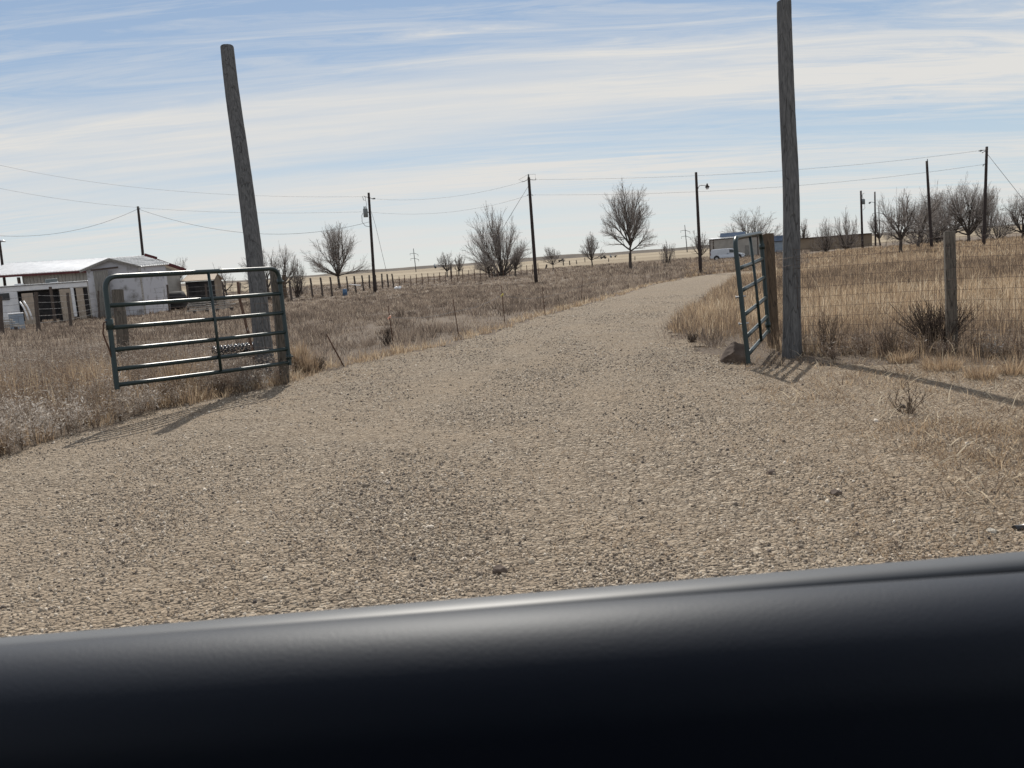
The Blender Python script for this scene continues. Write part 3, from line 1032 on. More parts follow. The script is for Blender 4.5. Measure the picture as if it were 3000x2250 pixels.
def wood_pole(base, top, rb, rtp, n=18, segs=46, seed=1, flare=0.0):
    rs = random.Random(seed)
    b = MB()
    base, top = Vector(base), Vector(top)
    ph = [rs.uniform(0, 6.28) for _ in range(4)]
    vs, fs = [], []
    d = (top - base).normalized()
    a = d.cross(Vector((0, 1, 0))).normalized()
    c = d.cross(a)
    for i in range(segs + 1):
        t = i / segs
        p = base.lerp(top, t) + a * 0.012 * math.sin(t * 7 + ph[0]) + c * 0.010 * math.sin(t * 5 + ph[1])
        r_ = rb + (rtp - rb) * t + flare * max(0, 0.12 - t) * 1.2
        for j in range(n):
            q = 2 * math.pi * j / n
            k = 1 + 0.018 * math.sin(3 * q + ph[2] + 3 * t) + 0.02 * math.sin(5 * q + ph[3] + 17 * t) + rs.uniform(-0.012, 0.012)
            vs.append(p + (a * math.cos(q) + c * math.sin(q)) * r_ * k)
    for i in range(segs):
        for j in range(n):
            m_ = (j + 1) % n
            fs.append((i * n + j, i * n + m_, (i + 1) * n + m_, (i + 1) * n + j))
    b.add(vs, fs, True)
    b.add([vs[segs * n + j] for j in range(n)], [tuple(range(n))])
    return b


pb = at(783, 1113)
dpl = 10.25
pb = gnd(785, 1112, dpl) - Vector((0, 0, .1))
po = wood_pole(pb, P(668, 139, dpl + 0.5), 0.113, 0.082, seed=3, flare=0.1).build('gate_pole', M['pole'], loc=pb)
tag(po, 'tall bare grey wooden pole leaning left behind the left gate', 'pole', 'tall poles either side of the drive')
pbr = at(2324, 1046)
dpr = depth(pbr)
po = wood_pole(pbr - Vector((0, 0, .1)), P(2301, 4, dpr), 0.094, 0.074, seed=8, flare=0.1).build('gate_pole', M['pole'], loc=pbr)
tag(po, 'tall straight grey wooden pole right of the right gate', 'pole', 'tall poles either side of the drive')
# wire tied around the right pole is part of the fence below


def square_post(base, top, w_, label=None, parent=None, m='post', name='post', turn=0.0):
    b = MB()
    base, top = Vector(base), Vector(top)
    a = Vector((math.cos(turn), math.sin(turn), 0))
    d = (top - base).normalized()
    a = (a - d * a.dot(d)).normalized()
    c = d.cross(a)
    vs, fs = [], []
    rs = random.Random(int(base.x * 100))
    k = 10
    for i in range(k + 1):
        p = base.lerp(top, i / k)
        for (sx, sy) in ((-1, -1), (1, -1), (1, 1), (-1, 1)):
            vs.append(p + a * sx * w_ / 2 * rs.uniform(.97, 1.03) + c * sy * w_ / 2 * rs.uniform(.97, 1.03))
    for i in range(k):
        for j in range(4):
            fs.append((i * 4 + j, i * 4 + (j + 1) % 4, i * 4 + 4 + (j + 1) % 4, i * 4 + 4 + j))
    fs.append((k * 4, k * 4 + 1, k * 4 + 2, k * 4 + 3))
    b.add(vs, fs)
    o_ = b.build(name, M[m], parent, bevel=0.006, loc=base)
    return o_


bp_ = at(2268, 1021)
D_ = 9.95
b0 = gnd(2268, 1018, D_)
o = square_post(b0 - Vector((0, 0, .1)), P(2250, 685, D_), 0.098, m='brown_post', name='gate_post', turn=0.25)
tag(o, 'brown square timber post carrying the hinges of the right gate', 'post')
b0 = gnd(836, 1122, 9.75)
o = square_post(b0 - Vector((0, 0, .1)), P(804, 792, 9.75), 0.104, m='post', name='gate_post', turn=0.4)
tag(o, 'weathered square timber post carrying the hinges of the left gate', 'post')

# ------------------------------------------------------------------ gates


def gate(TL, TR, BL, BR, fr, brace_t, label, leg=0.0, rad=0.021, corner=0.13, hinge_side=1):
    """tubular farm gate in the plane of its four corners; fr: rail heights (1 top .. 0 bottom)"""
    root = thing('farm_gate', (BL + BR) / 2, label, 'gate', 'green tubular farm gates')
    LT = lambda f: BL.lerp(TL, f)
    RT = lambda f: BR.lerp(TR, f)
    dl = (TL - BL).normalized()
    dr = (TR - BR).normalized()
    dt = (TR - TL).normalized()
    fb = MB()
    pts = [BL - dl * leg, BL]
    for k in range(1, 9):
        pts.append(BL.lerp(TL - dl * corner, k / 8))
    for k in range(1, 9):
        q = k / 8
        pts.append((TL - dl * corner) * (1 - q) ** 2 + TL * 2 * q * (1 - q) + (TL + dt * corner) * q * q)
    for k in range(1, 9):
        pts.append((TL + dt * corner).lerp(TR - dt * corner, k / 8))
    for k in range(1, 9):
        q = k / 8
        pts.append((TR - dt * corner) * (1 - q) ** 2 + TR * 2 * q * (1 - q) + (TR - dr * corner) * q * q)
    for k in range(1, 9):
        pts.append((TR - dr * corner).lerp(BR, k / 8))
    pts.append(BR - dr * 0.03)
    # a frame needs a steady reference: use the gate's normal
    nrm = dt.cross(dl).normalized()
    n = 14
    vs, fs = [], []
    for i, p in enumerate(pts):
        t = (pts[min(i + 1, len(pts) - 1)] - pts[max(i - 1, 0)]).normalized()
        a = nrm
        c = t.cross(a).normalized()
        for j in range(n):
            q = 2 * math.pi * j / n
            vs.append(p + (a * math.cos(q) + c * math.sin(q)) * rad * 1.12)
    for i in range(len(pts) - 1):
        for j in range(n):
            fs.append((i * n + j, i * n + (j + 1) % n, (i + 1) * n + (j + 1) % n, (i + 1) * n + j))
    fb.add(vs, fs, True)
    fb.build('frame', M['gate'], root)
    for f in fr:
        b = MB()
        a, c = LT(f), RT(f)
        dd_ = (c - a).normalized()
        sag = [a.lerp(c, k / 6) - Vector((0, 0, 0.004 * math.sin(k / 6 * 3.14))) for k in range(7)]
        b.tube([a + dd_ * 0.012] + sag[1:-1] + [c - dd_ * 0.012], rad, 14)
        b.build('rail', M['gate'], root)
    b = MB()
    a, c = BL.lerp(BR, brace_t), TL.lerp(TR, brace_t)
    off = nrm * (rad * 1.25) * (-1 if nrm.dot(CAM - a) < 0 else 1)
    b.tube([a + off, a.lerp(c, .5) + off, c + off * 0.4 - (c - a).normalized() * 0.01], rad * 0.72, 10)
    b.build('brace', M['gate'], root)
    for f in (0.86, 0.06):
        b = MB()
        q = RT(f)
        b.tube([q - dr * 0.03, q + dr * 0.03], rad * 1.5, 10)
        b.tube([q, q + dt * 0.06], 0.009, 8)
        b.build('hinge', M['gate'], root)
    return root, LT, RT, dl, dt, nrm


g1, LT, RT, dl, dt, nr1 = gate(P(305, 811, 7.85), P(815, 786, 9.6), P(342, 1128, 7.85), P(848, 1062, 9.6), (0.733, 0.528, 0.324, 0.145, 0.0), 0.545,
                               'green tubular farm gate swung open on the left in front of the leaning pole', leg=0.04)
# strap and latch at its free end
b = MB()
q = LT(0.56)
b.tube([q - dl * 0.05, q + dl * 0.05], 0.034, 12)
b.build('latch', M['gate'], g1)
b = MB()
qs = [q + dl * 0.04, q - dt * 0.055 + dl * 0.02, q - dt * 0.075 - dl * 0.08, q - dt * 0.05 - dl * 0.17, q - dt * 0.035 - dl * 0.22, q - dt * 0.02 - dl * 0.30]
b.tube(qs, 0.0075, 6)
b.build('strap', M['rust'], g1)

g2, LT, RT, dl, dt, nr2 = gate(P(2152, 698, 8.3), P(2229, 683, 9.85), P(2190, 1040, 8.3), P(2251, 969, 9.85), (0.738, 0.547, 0.338, 0.15, 0.0), 0.5,
                               'green tubular farm gate swung open on the right, seen nearly end on', leg=0.085)
b = MB()
q0 = LT(0.53) + dt * 0.05
for k in range(9):
    c = q0 - Vector((0, 0, 1)) * (0.03 + 0.042 * k) + dt * 0.006 * k
    ax = dt if k % 2 else nr2
    pts = [c + ax * 0.014 * math.cos(2 * math.pi * j / 10) + Vector((0, 0, 1)) * 0.027 * math.sin(2 * math.pi * j / 10) for j in range(11)]
    b.tube(pts, 0.0042, 6, False)
b.build('chain', M['steel'], g2)
for f in (0.50, 0.27):
    b = MB()
    q = LT(f)
    b.tube([q - nr2 * 0.045, q + nr2 * 0.045], 0.008, 8)
    b.tube([q - nr2 * 0.050, q - nr2 * 0.040], 0.014, 8)
    b.build('bolt', M['steel'], g2)

# rock the right gate rests against


def boulder(c, ex, ey, ez, label, m='rock', seed=1, name='rock', group=None):
    rs = np.random.default_rng(seed + 2)
    import bmesh
    bm = bmesh.new()
    bmesh.ops.create_icosphere(bm, subdivisions=4, radius=1)
    pl = [(Vector(rs.normal(0, 1, 3)).normalized(), rs.uniform(0.62, 0.95)) for _ in range(16)]
    for v in bm.verts:
        p = v.co.copy()
        for nn, dd_ in pl:
            k = p.dot(nn) - dd_
            if k > 0:
                p -= nn * k
        p += p.normalized() * 0.02 * math.sin(p.x * 13 + p.y * 9) * math.cos(p.z * 11)
        v.co = Vector((p.x * ex, p.y * ey, p.z * ez))
    me = bpy.data.meshes.new(name)
    bm.to_mesh(me)
    bm.free()
    me.materials.append(M[m])
    o_ = bpy.data.objects.new(name, me)
    o_.location = c
    COL.objects.link(o_)
    return tag(o_, label, 'rock', group)


c = at(2162, 1068)
boulder(c + Vector((0.01, 0.10, 0.05)), 0.165, 0.13, 0.205, 'squat brown rock propping the foot of the right gate', seed=4)
for (px, py, s_, lab, mm) in ((2257, 1393, 0.026, 'small purple brown stone on the gravel, right of centre', 'rock'), (2448, 1455, 0.028, 'purple brown stone on the right gravel nearest the bare dirt', 'rock'),
                              (1465, 1683, 0.030, 'rounded grey stone on the gravel just beyond the hood', 'rock'), (2906, 1566, 0.021, 'pale split stone by the black hose at the right edge', 'pale_rock'),
                              (2640, 1200, 0.03, 'dark clod on the trampled ground below the small twiggy weed', 'dark_post')):
    if mm == 'pale_rock' and mm not in M:
        M[mm] = mat('pale_rock', (0.45, 0.41, 0.34), (0.62, 0.57, 0.48), 9, 0.9, bump=0.5, bscale=12)
    boulder(at(px, py) + Vector((0, 0, s_ * 0.5)), s_ * 1.1, s_, s_ * 0.8, lab, mm, seed=int(px))

# black hose scrap at right edge
c = at(2972, 1560)
b = MB()
b.tube([c + Vector((0.0, 0, 0.012)), c + Vector((0.12, 0.01, 0.016)), c + Vector((0.30, -0.02, 0.012))], 0.017, 10)
o = b.build('hose', M['black_plastic'], loc=c)
tag(o, 'short black plastic hose lying on the gravel at the right edge', 'hose')

# black corrugated drain pipe lying behind the left gate
b = MB()
pa_, pb_ = P(622, 1016, 13.2), P(762, 1010, 13.6)
za = tzf(pa_.x, pa_.y) + 0.12
ax = (pb_ - pa_)
ax.z = 0
pa_.z = za
n = 90
pts, rr = [], []
for i in range(n + 1):
    t = i / n
    pts.append(pa_ + ax * t)
    rr.append(0.095 + 0.016 * math.sin(t * 2 * math.pi * 13))
b.tube(pts, rr, 20, True)
o = b.build('drain_pipe', M['black_plastic'], loc=pa_)
tag(o, 'black corrugated drain pipe lying in the weeds behind the left gate', 'pipe')
# bent rusty stake seen through the gate
b = MB()
b.tube([P(697, 826, 12.6), P(700, 862, 12.6), P(704, 884, 12.6), P(716, 930, 12.5), P(738, 1022, 12.4), P(745, 1060, 12.4)], 0.021, 8)
o = b.build('stake', M['rust'], loc=P(738, 1022, 12.4))
tag(o, 'bent rusty iron stake seen through the left gate', 'stake')
b = MB()
b.tube([P(956, 978, 11.0), P(1010, 1078, 11.2)], 0.009, 6)
o = b.build('stake', M['rust'], loc=at(1008, 1076))
tag(o, 'thin rusty stake leaning beside the drive just past the left gate', 'stake')

# ------------------------------------------------------------------ wire fences


def mesh_wire(p, q, h, hs, dx, r_=0.00155, z0=0.02, mb=None, wavy=0.006):
    """woven wire between ground points p and q: level wires at heights hs, stays every dx"""
    b = mb or MB()
    Ln = (Vector((q.x, q.y, 0)) - Vector((p.x, p.y, 0))).length
    k = max(2, int(Ln / 0.6))
    def pt(t, z):
        g = p.lerp(q, t)
        return Vector((g.x, g.y, p.z + (q.z - p.z) * t + z))
    for z in hs:
        b.tube([pt(i / k, z + z0 + wavy * math.sin(i * 1.9 + z * 9)) for i in range(k + 1)], r_, 4, False)
    m_ = int(Ln / dx)
    for i in range(m_):
        t = (i + 0.5) / m_
        o_ = random.uniform(-.3, .3) * dx * 0.2 / Ln
        b.tube([pt(t, z0), pt(t + o_, z0 + h * 0.5), pt(t + o_ * 0.5, z0 + h)], r_, 3, False)
    return b


f0 = gnd(2322, 1040, dpr + 0.12)
f1 = gnd(2790, 1037, 8.35)
f2 = gnd(3330, 1062, 7.4)
root = thing('wire_fence', f1, 'tall woven wire fence running right from the tall right pole', 'fence')
square_post(f1 - Vector((0, 0, .1)), P(2781, 679, 8.35), 0.095, parent=root, turn=-0.3)
square_post(f2 - Vector((0, 0, .1)), f2 + Vector((0, 0, 1.2)), 0.095, parent=root, turn=-0.3)
hs = [0.0, 0.1, 0.2, 0.3, 0.4, 0.5, 0.6, 0.7, 0.8, 0.9, 1.0, 1.1]
offv = Vector((0.0, -0.075, 0))
b = mesh_wire(f0 + Vector((0, -0.11, 0)), f1 + offv, 1.1, hs, 0.052)
mesh_wire(f1 + offv, f2 + offv, 1.1, hs, 0.052, mb=b)
b0 = gnd(2268, 1018, 9.95)
mesh_wire(b0 + Vector((0.05, -0.02, 0)), f0 + Vector((0, -0.11, 0)), 1.1, hs, 0.052, mb=b)
b.build('wire_mesh', M['wire'], root)
b = MB()
for z in (0.92, 1.0):
    c = pbr + Vector((0, 0, z))
    b.tube([c + Vector((math.cos(j * .42) * 0.098, math.sin(j * .42) * 0.098, 0.004 * j)) for j in range(15)], 0.002, 4, False)
b.build('wire_tie', M['wire'], root)

# left property fence, from the hinge post past the round post out of view
h0 = gnd(836, 1122, 9.72)
h1 = gnd(362, 1078, 12.3)
h2 = gnd(-30, 1090, 12.6)
h3 = gnd(-700, 1110, 12.6)
root = thing('wire_fence', h1, 'rusty woven wire fence running left behind the left gate with a round post', 'fence')
bb = wood_pole(h1 - Vector((0, 0, .1)), P(347, 849, 12.3), 0.088, 0.08, 16, 14, seed=21)
bb.build('post', M['post'], root)
for hh in (h2, h3):
    bt = MB()
    bt.bar(hh - Vector((0, 0, .1)), hh + Vector((-0.02, 0, 0.92)), 0.03, 0.03)
    bt.build('post', M['rust'], root)
b = MB()
b.box(h2 + Vector((0.01, -0.03, 0.42)), (0.03, 0, 0), (0, 0.03, 0), (0, 0, 0.025))
b.build('insulator', M['yellow_plastic'], root)
hs2 = [0.02, 0.14, 0.26, 0.40, 0.55, 0.72, 0.90]
b = mesh_wire(h0 + offv, h1 + Vector((0, -0.1, 0)), 0.9, hs2, 0.11, 0.0018)
mesh_wire(h1 + Vector((0, -0.1, 0)), h2 + Vector((0, -.02, 0)), 0.9, hs2, 0.11, 0.0018, mb=b)
mesh_wire(h2 + Vector((0, -.02, 0)), h3 + Vector((0, -.02, 0)), 0.9, hs2, 0.11, 0.0018, mb=b)
b.build('wire_mesh', M['wire'], root)

# single-wire electric fence along the left of the drive
root = thing('electric_fence', at(1330, 985), 'thin single wire electric fence on rusty rods along the left of the drive', 'fence')
rods = [(1153, 1012, 1137, 896, 'orange_plastic', 930), (1344, 985, 1327, 876, None, 0), (1479, 948, 1469, 838, 'yellow_plastic', 864), (1598, 925, 1588, 842, None, 0), (1703, 880, 1707, 812, None, 0), (1890, 812, 1880, 776, None, 0)]
wp = []
for (bx, by, tx, ty, ins_, iy) in rods:
    g = at(bx, by)
    D = depth(g)
    b = MB()
    tp = P(tx, ty, D)
    b.tube([g - Vector((0, 0, .05)), g.lerp(tp, 0.5), tp], 0.009, 6)
    b.build('rod', M['rust'], root)
    f = 0.66
    wq = g.lerp(tp, f)
    if ins_:
        wq = P(bx + (tx - bx) * (iy - by) / (ty - by), iy, D)
        b = MB()
        b.box(wq, (0.022, 0, 0), (0, 0.014, 0), (0, 0, 0.011))
        b.box(wq + Vector((0.012, -0.02, 0.012)), (0.012, 0, 0), (0, 0.02, 0), (0, 0, 0.022))
        b.box(wq + Vector((-0.022, -0.01, -0.018)), (0.014, 0, 0), (0, 0.012, 0), (0, 0, 0.012))
        b.build('insulator', M[ins_], root, bevel=0.004)
    wp.append(wq)
b = MB()
for a, c in zip(wp[:-1], wp[1:]):
    b.tube([a.lerp(c, k / 8) - Vector((0, 0, 0.05 * math.sin(k / 8 * math.pi))) for k in range(9)], 0.0022 + depth(a) * 0.00003, 4, False)
b.build('wire', M['greywire'], root)


def post_line(label, posts, m, nw, hfrac, name='yard_fence', wr=0.004, flat=False):
    """posts: (base px, base py, top px, top py, radius, material or None)"""
    mid = posts[len(posts) // 2]
    root = thing(name, at(mid[0], mid[1]), label, 'fence')
    tops = []
    for (bx, by, tx, ty, rr_, mm) in posts:
        g = at(bx, by)
        D = depth(g)
        tp = P(tx, ty, D)
        b = wood_pole(g - Vector((0, 0, .2)), tp, rr_, rr_ * 0.92, 8, 4, seed=int(bx))
        b.build('post', M[mm or m], root)
        tops.append((g, tp))
    b = MB()
    for (ga, ta), (gb, tb) in zip(tops[:-1], tops[1:]):
        for k in range(nw):
            f = hfrac[0] + (hfrac[1] - hfrac[0]) * k / max(1, nw - 1)
            a, c = ga.lerp(ta, f), gb.lerp(tb, f)
            b.tube([a, a.lerp(c, .5) - Vector((0, 0, .02)), c], wr, 4, False)
    b.build('wire', M['greywire'], root)
    return root, tops


yard = [(6, 985, -2, 868, 0.12, 'dark_post'), (112, 976, 105, 856, 0.10, None), (208, 962, 198, 858, 0.085, None), (290, 936, 288, 852, 0.08, None), (375, 925, 372, 850, 0.07, None), (432, 918, 430, 840, 0.09, 'dark_post'), (497, 918, 490, 834, 0.085, 'dark_post'),
        (552, 916, 548, 835, 0.09, None), (608, 912, 602, 832, 0.09, None), (660, 905, 652, 828, 0.09, None), (702, 886, 703, 828, 0.09, 'dark_post'), (760, 890, 752, 806, 0.07, 'dark_post'), (853, 882, 847, 822, 0.07, 'dark_post')]
post_line('weathered wooden post and wire fence around the yard in front of the barn', yard, 'dark_post', 5, (0.25, 0.92), wr=0.007)
far_posts = [(838, 876, 830, 806, 0.19, 'brown_post'), (855, 882, 848, 822, 0.10, None), (884, 862, 881, 818, 0.12, None), (917, 873, 909, 815, 0.10, None), (946, 871, 939, 813, 0.10, None), (974, 868, 967, 812, 0.10, None), (1020, 854, 1015, 810, 0.10, None), (1044, 860, 1037, 809, 0.10, None),
             (1066, 853, 1060, 807, 0.10, None), (1084, 852, 1081, 806, 0.10, None), (1103, 852, 1099, 805, 0.10, None), (1121, 845, 1118, 802, 0.11, None), (1138, 844, 1134, 803, 0.11, None), (1154, 842, 1148, 802, 0.10, None)]
post_line('row of dark wooden fence posts beyond the left field, right of the leaning pole', far_posts, 'dark_post', 4, (0.25, 0.9), wr=0.007)
tp_posts = []
k = 0
for px in range(1170, 1580, 17):
    by = 842 - (px - 1154) * 0.088
    j = random.uniform(-3, 3)
    tp_posts.append((px, by, px - 2 + j * 0.4, by - 33 + j, 0.05, None))
tp_posts += [(1322, 818, 1321, 782, 0.16, 'dark_post'), ]
tp_posts.sort(key=lambda q_: q_[0])
post_line('long line of thin steel fence posts crossing below the bare trees in the middle distance', tp_posts, 'rust', 4, (0.2, 0.9), name='field_fence', wr=0.006)
fp3 = [(1598, 788, 1602, 775, 0.2, 'dark_post'), (1651, 778, 1650, 766, 0.16, None), (1670, 777, 1668, 764, 0.16, None), (1690, 774, 1688, 762, 0.14, None), (1714, 768, 1713, 755, 0.14, None), (1783, 767, 1783, 757, 0.12, None), (1860, 762, 1860, 751, 0.12, None)]
post_line('scattered dark fence posts on the tan far field between the bare trees', fp3, 'dark_post', 2, (0.5, 0.9), name='field_fence', wr=0.008)

# ------------------------------------------------------------------ bare trees


def tree_lines(rs, st, H):
    """long limbs rising from a root, each clothed with ever finer side shoots"""
    trunk, crown = [], []

    def shoot(p, d, ln, r_, lev):
        n = (9, 6, 4, 1, 1)[lev]
        pts, dirs = [p], [d]
        curve = Vector((rs.gauss(0, 1), rs.gauss(0, 1), rs.gauss(0, .4))) * st['curve'] / n
        for i in range(n):
            wig = Vector((rs.gauss(0, 1), rs.gauss(0, 1), rs.gauss(0, 1))) * st['wig'] * (1 if lev < 2 else 0.7)
            d = (d + wig + curve + Vector((0, 0, st['up'] * (0.5 if lev == 0 else 0.8)))).normalized()
            p = p + d * ln / n
            pts.append(p)
            dirs.append(d)
        rr = [r_ * (1 - 0.85 * k / n) for k in range(n + 1)]
        (trunk if lev <= 1 else crown).append((pts, rr, (6, 4, 3, 3, 3)[lev]))
        if lev >= st['levels']:
            return
        k = max(3, round(st['n'][lev] * st['q']))
        for c in range(k):
            t = st['t0'][min(lev, len(st['t0']) - 1)] + (1 - st['t0'][min(lev, len(st['t0']) - 1)]) * (c + rs.uniform(0, 1)) / k
            i = min(n - 1, int(t * n))
            f = t * n - i
            q = pts[i].lerp(pts[i + 1], f)
            dd_ = dirs[i + 1]
            ax = dd_.cross(Vector((rs.gauss(0, 1), rs.gauss(0, 1), rs.gauss(0, 1)))).normalized()
            nd = (Matrix.Rotation(rs.uniform(*st['ang']) * (1.0, 1.25, 1.6)[lev], 3, ax) @ dd_).normalized()
            if nd.z < st['minz']:
                nd.z = st['minz']
                nd.normalize()
            sl_ = ln * (st['k0'] + st['k1'] * (1 - t)) * rs.uniform(0.65, 1.25) * (1.25 if lev == 0 else 1.0)
            shoot(q, nd, sl_, max(rr[i] * 0.62, st['rmin']), lev + 1)

    th = st['trunk']
    r1 = st['r'] * H
    if th > 0:
        pts = [Vector((0, 0, -0.3)), Vector((rs.gauss(0, .01) * H, 0, th * 0.5 * H)), Vector((rs.gauss(0, .015) * H, rs.gauss(0, .01) * H, th * H))]
        trunk.append((pts, [r1 * 1.3, r1, r1 * 0.95], 8))
        root = pts[-1]
    else:
        root = Vector((0, 0, -0.2))
    nm = st['mains']
    for i in range(nm):
        a = 2 * math.pi * (i * 0.618 + rs.uniform(-.05, .05))
        tilt = st['tilt'][0] + (st['tilt'][1] - st['tilt'][0]) * ((i + rs.uniform(0, 0.8)) / nm) ** 0.8
        if st.get('leader') and i == 0:
            tilt = 0.04
        d = Vector((math.cos(a) * math.sin(tilt), math.sin(a) * math.sin(tilt), math.cos(tilt)))
        st_p = root + Vector((math.cos(a), math.sin(a), 0)) * r1 * (0.7 if th <= 0 else 0.15)
        if st.get('leader') and i > 0:
            st_p = root + Vector((0, 0, H * 0.34 * (1 - i / nm) * rs.uniform(0.5, 1)))
        shoot(st_p, d, H * st['l0'] * rs.uniform(0.85, 1.1), r1 * (0.6 if nm > 5 else 0.72), 0)
    return trunk, crown


VASE = dict(trunk=0.0, mains=15, tilt=(0.04, 1.45), l0=0.74, r=0.020, curve=0.30, wig=0.06, up=0.035, n=[11, 8, 5], t0=[0.16, 0.15, 0.1], k0=0.26, k1=0.40, ang=(0.22, 0.62), minz=0.05, rmin=0.006, levels=3)
FAN = dict(trunk=0.20, mains=15, tilt=(0.05, 1.42), l0=0.66, r=0.019, curve=0.32, wig=0.06, up=0.035, n=[10, 8, 5], t0=[0.2, 0.15, 0.1], k0=0.26, k1=0.40, ang=(0.22, 0.62), minz=0.0, rmin=0.006, levels=3)
TALL = dict(trunk=0.20, mains=14, tilt=(0.2, 1.3), l0=0.46, r=0.017, curve=0.2, wig=0.05, up=0.06, n=[10, 8, 5], t0=[0.2, 0.15, 0.1], k0=0.27, k1=0.42, ang=(0.25, 0.70), minz=-0.1, rmin=0.006, levels=3, leader=True)
OPEN = dict(trunk=0.22, mains=8, tilt=(0.1, 1.3), l0=0.72, r=0.026, curve=0.5, wig=0.17, up=0.03, n=[10, 8, 6], t0=[0.25, 0.15, 0.1], k0=0.26, k1=0.40, ang=(0.4, 0.95), minz=-0.2, rmin=0.006, levels=3)
SMALL = dict(trunk=0.22, mains=12, tilt=(0.05, 1.3), l0=0.66, r=0.026, curve=0.25, wig=0.09, up=0.05, n=[9, 7, 6], t0=[0.2, 0.15, 0.1], k0=0.26, k1=0.40, ang=(0.35, 0.75), minz=0.0, rmin=0.006, levels=3)
BUSH = dict(trunk=0.0, mains=16, tilt=(0.05, 1.42), l0=0.80, r=0.019, curve=0.32, wig=0.08, up=0.05, n=[9, 7, 5], t0=[0.15, 0.15, 0.1], k0=0.27, k1=0.40, ang=(0.35, 0.8), minz=0.0, rmin=0.006, levels=3)
SPREAD = dict(trunk=0.14, mains=13, tilt=(0.08, 1.5), l0=0.80, r=0.025, curve=0.3, wig=0.11, up=0.06, n=[11, 8, 6], t0=[0.28, 0.15, 0.1], k0=0.26, k1=0.40, ang=(0.35, 0.85), minz=-0.05, rmin=0.006, levels=3)
TREES_G = 'bare winter trees'


def tree(style, bx, by, x0, x1, ty, label, seed, D=None, group=TREES_G):
    rs = random.Random(seed)
    g = at(bx, by, 170) if D is None else gnd(bx, by, D)
    D = depth(g)
    top = P((x0 + x1) / 2, ty, D)
    H = top.z - g.z
    W = (x1 - x0) / F * D
    style = dict(style, q=min(1.15, max(0.52, ((by - ty) / 170) ** 0.5)))
    trunk, crown = tree_lines(rs, style, H)
    allp = [p for pts, _, _ in trunk + crown for p in pts[1:]]
    xs = sorted(p.x for p in allp)
    zs = sorted(p.z for p in allp)
    k = len(xs)
    lo, hi = xs[int(k * 0.004)], xs[int(k * 0.996) - 1]
    sx = W / (hi - lo)
    sz = H / zs[int(k * 0.997) - 1]
    cx = ((x0 + x1) / 2 - bx) / F * D
    mid = (lo + hi) / 2 * sx
    root = thing('bare_tree', g, label, 'tree', group)
    thick = max(1.0, D / 75)
    tb, cb = MB(), MB()
    for src, mb in ((trunk, tb), (crown, cb)):
        for pts, rr, n in src:
            q = []
            for p in pts:
                sh = (cx - mid) * min(1, max(0, p.z / zs[-1])) ** 0.8
                q.append((g.x + p.x * sx + sh, g.y + p.y * sx, g.z + p.z * sz))
            if len(q) == 2:          # last twigs: a thin three-sided spike
                w_ = 0.0044 * thick
                x_, y_, z_ = q[0]
                mb.add([(x_ - w_, y_, z_ - w_ * .6), (x_ + w_, y_, z_ - w_ * .6), (x_, y_ + w_, z_ + w_), q[1]], [(0, 1, 3), (1, 2, 3), (2, 0, 3)])
            else:
                mb.tube(q, [max(r_, (0.0062 if mb is tb else 0.0050) * thick) for r_ in rr], n, False)
    tb.build('trunk', M['bark'], root)
    cb.build('crown', M['twig'], root)
    return root


tree(FAN, 997, 846, 902, 1086, 655, 'wide fan shaped bare tree standing behind the dark fence posts, left of the transformer pole', 101)
tree(OPEN, 787, 838, 684, 818, 708, 'gnarled bare tree half hidden behind the leaning left pole', 102, 88)
tree(OPEN, 826, 838, 800, 888, 716, 'crooked bare tree just right of the leaning left pole', 103, 90)
tree(BUSH, 868, 838, 846, 912, 757, 'low bushy bare tree between the crooked tree and the fan shaped tree', 104, 92)
tree(OPEN, 664, 832, 622, 684, 771, 'small bare tree behind the tan roofed shed', 105, 110)
tree(OPEN, 505, 846, 482, 558, 755, 'bare tree rising behind the right end of the barn', 106, 100)
tree(SMALL, 1311, 812, 1278, 1334, 738, 'thin small bare tree, left one of a pair by the steel post fence', 107)
tree(SMALL, 1344, 810, 1326, 1368, 742, 'thin small bare tree, right one of a pair by the steel post fence', 108)
tree(VASE, 1470, 808, 1356, 1552, 606, 'big rounded many stemmed bare tree left of the tall double wire pole', 109)
tree(FAN, 1434, 804, 1385, 1462, 728, 'bare tree half hidden behind the left of the big rounded tree', 110, 120)
tree(SMALL, 1508, 797, 1490, 1538, 722, 'slim bare tree showing at the right foot of the big rounded tree', 111, 120)
tree(FAN, 1622, 789, 1584, 1653, 722, 'small fan shaped bare tree right of the tall double wire pole', 112)
tree(FAN, 1735, 781, 1698, 1772, 681, 'medium bare tree left of the tallest upright tree', 113)
tree(TALL, 1848, 789, 1768, 1932, 533, 'tallest upright bare tree in the middle of the field', 114)
tree(BUSH, 1955, 758, 1933, 1980, 705, 'small round bare bush tree between the tallest tree and the street lamp pole', 115, 130)
tree(SMALL, 2054, 748, 2020, 2088, 674, 'bare tree behind the foot of the street lamp pole', 116, 130)
tree(SPREAD, 2198, 712, 2100, 2282, 610, 'wide spreading bare tree rising behind the tan metal building', 117, 166)
tree(SMALL, 2352, 712, 2338, 2370, 641, 'slender bare tree just right of the tall right pole', 118, 150)
tree(BUSH, 2420, 724, 2376, 2456, 638, 'bushy bare tree in front of the long tan wall', 119, 118)
tree(BUSH, 2484, 722, 2440, 2520, 613, 'taller bushy bare tree at the right end of the long tan wall', 120, 112)
tree(SMALL, 2580, 714, 2532, 2592, 626, 'thin bare tree beside the far lamp pole', 121, 125)
tree(OPEN, 2640, 748, 2574, 2706, 555, 'two stemmed bare tree standing nearest behind the right fence', 122, 62)
tree(BUSH, 2748, 712, 2668, 2812, 541, 'dense bare thicket tree between the two dark utility poles', 123, 105)
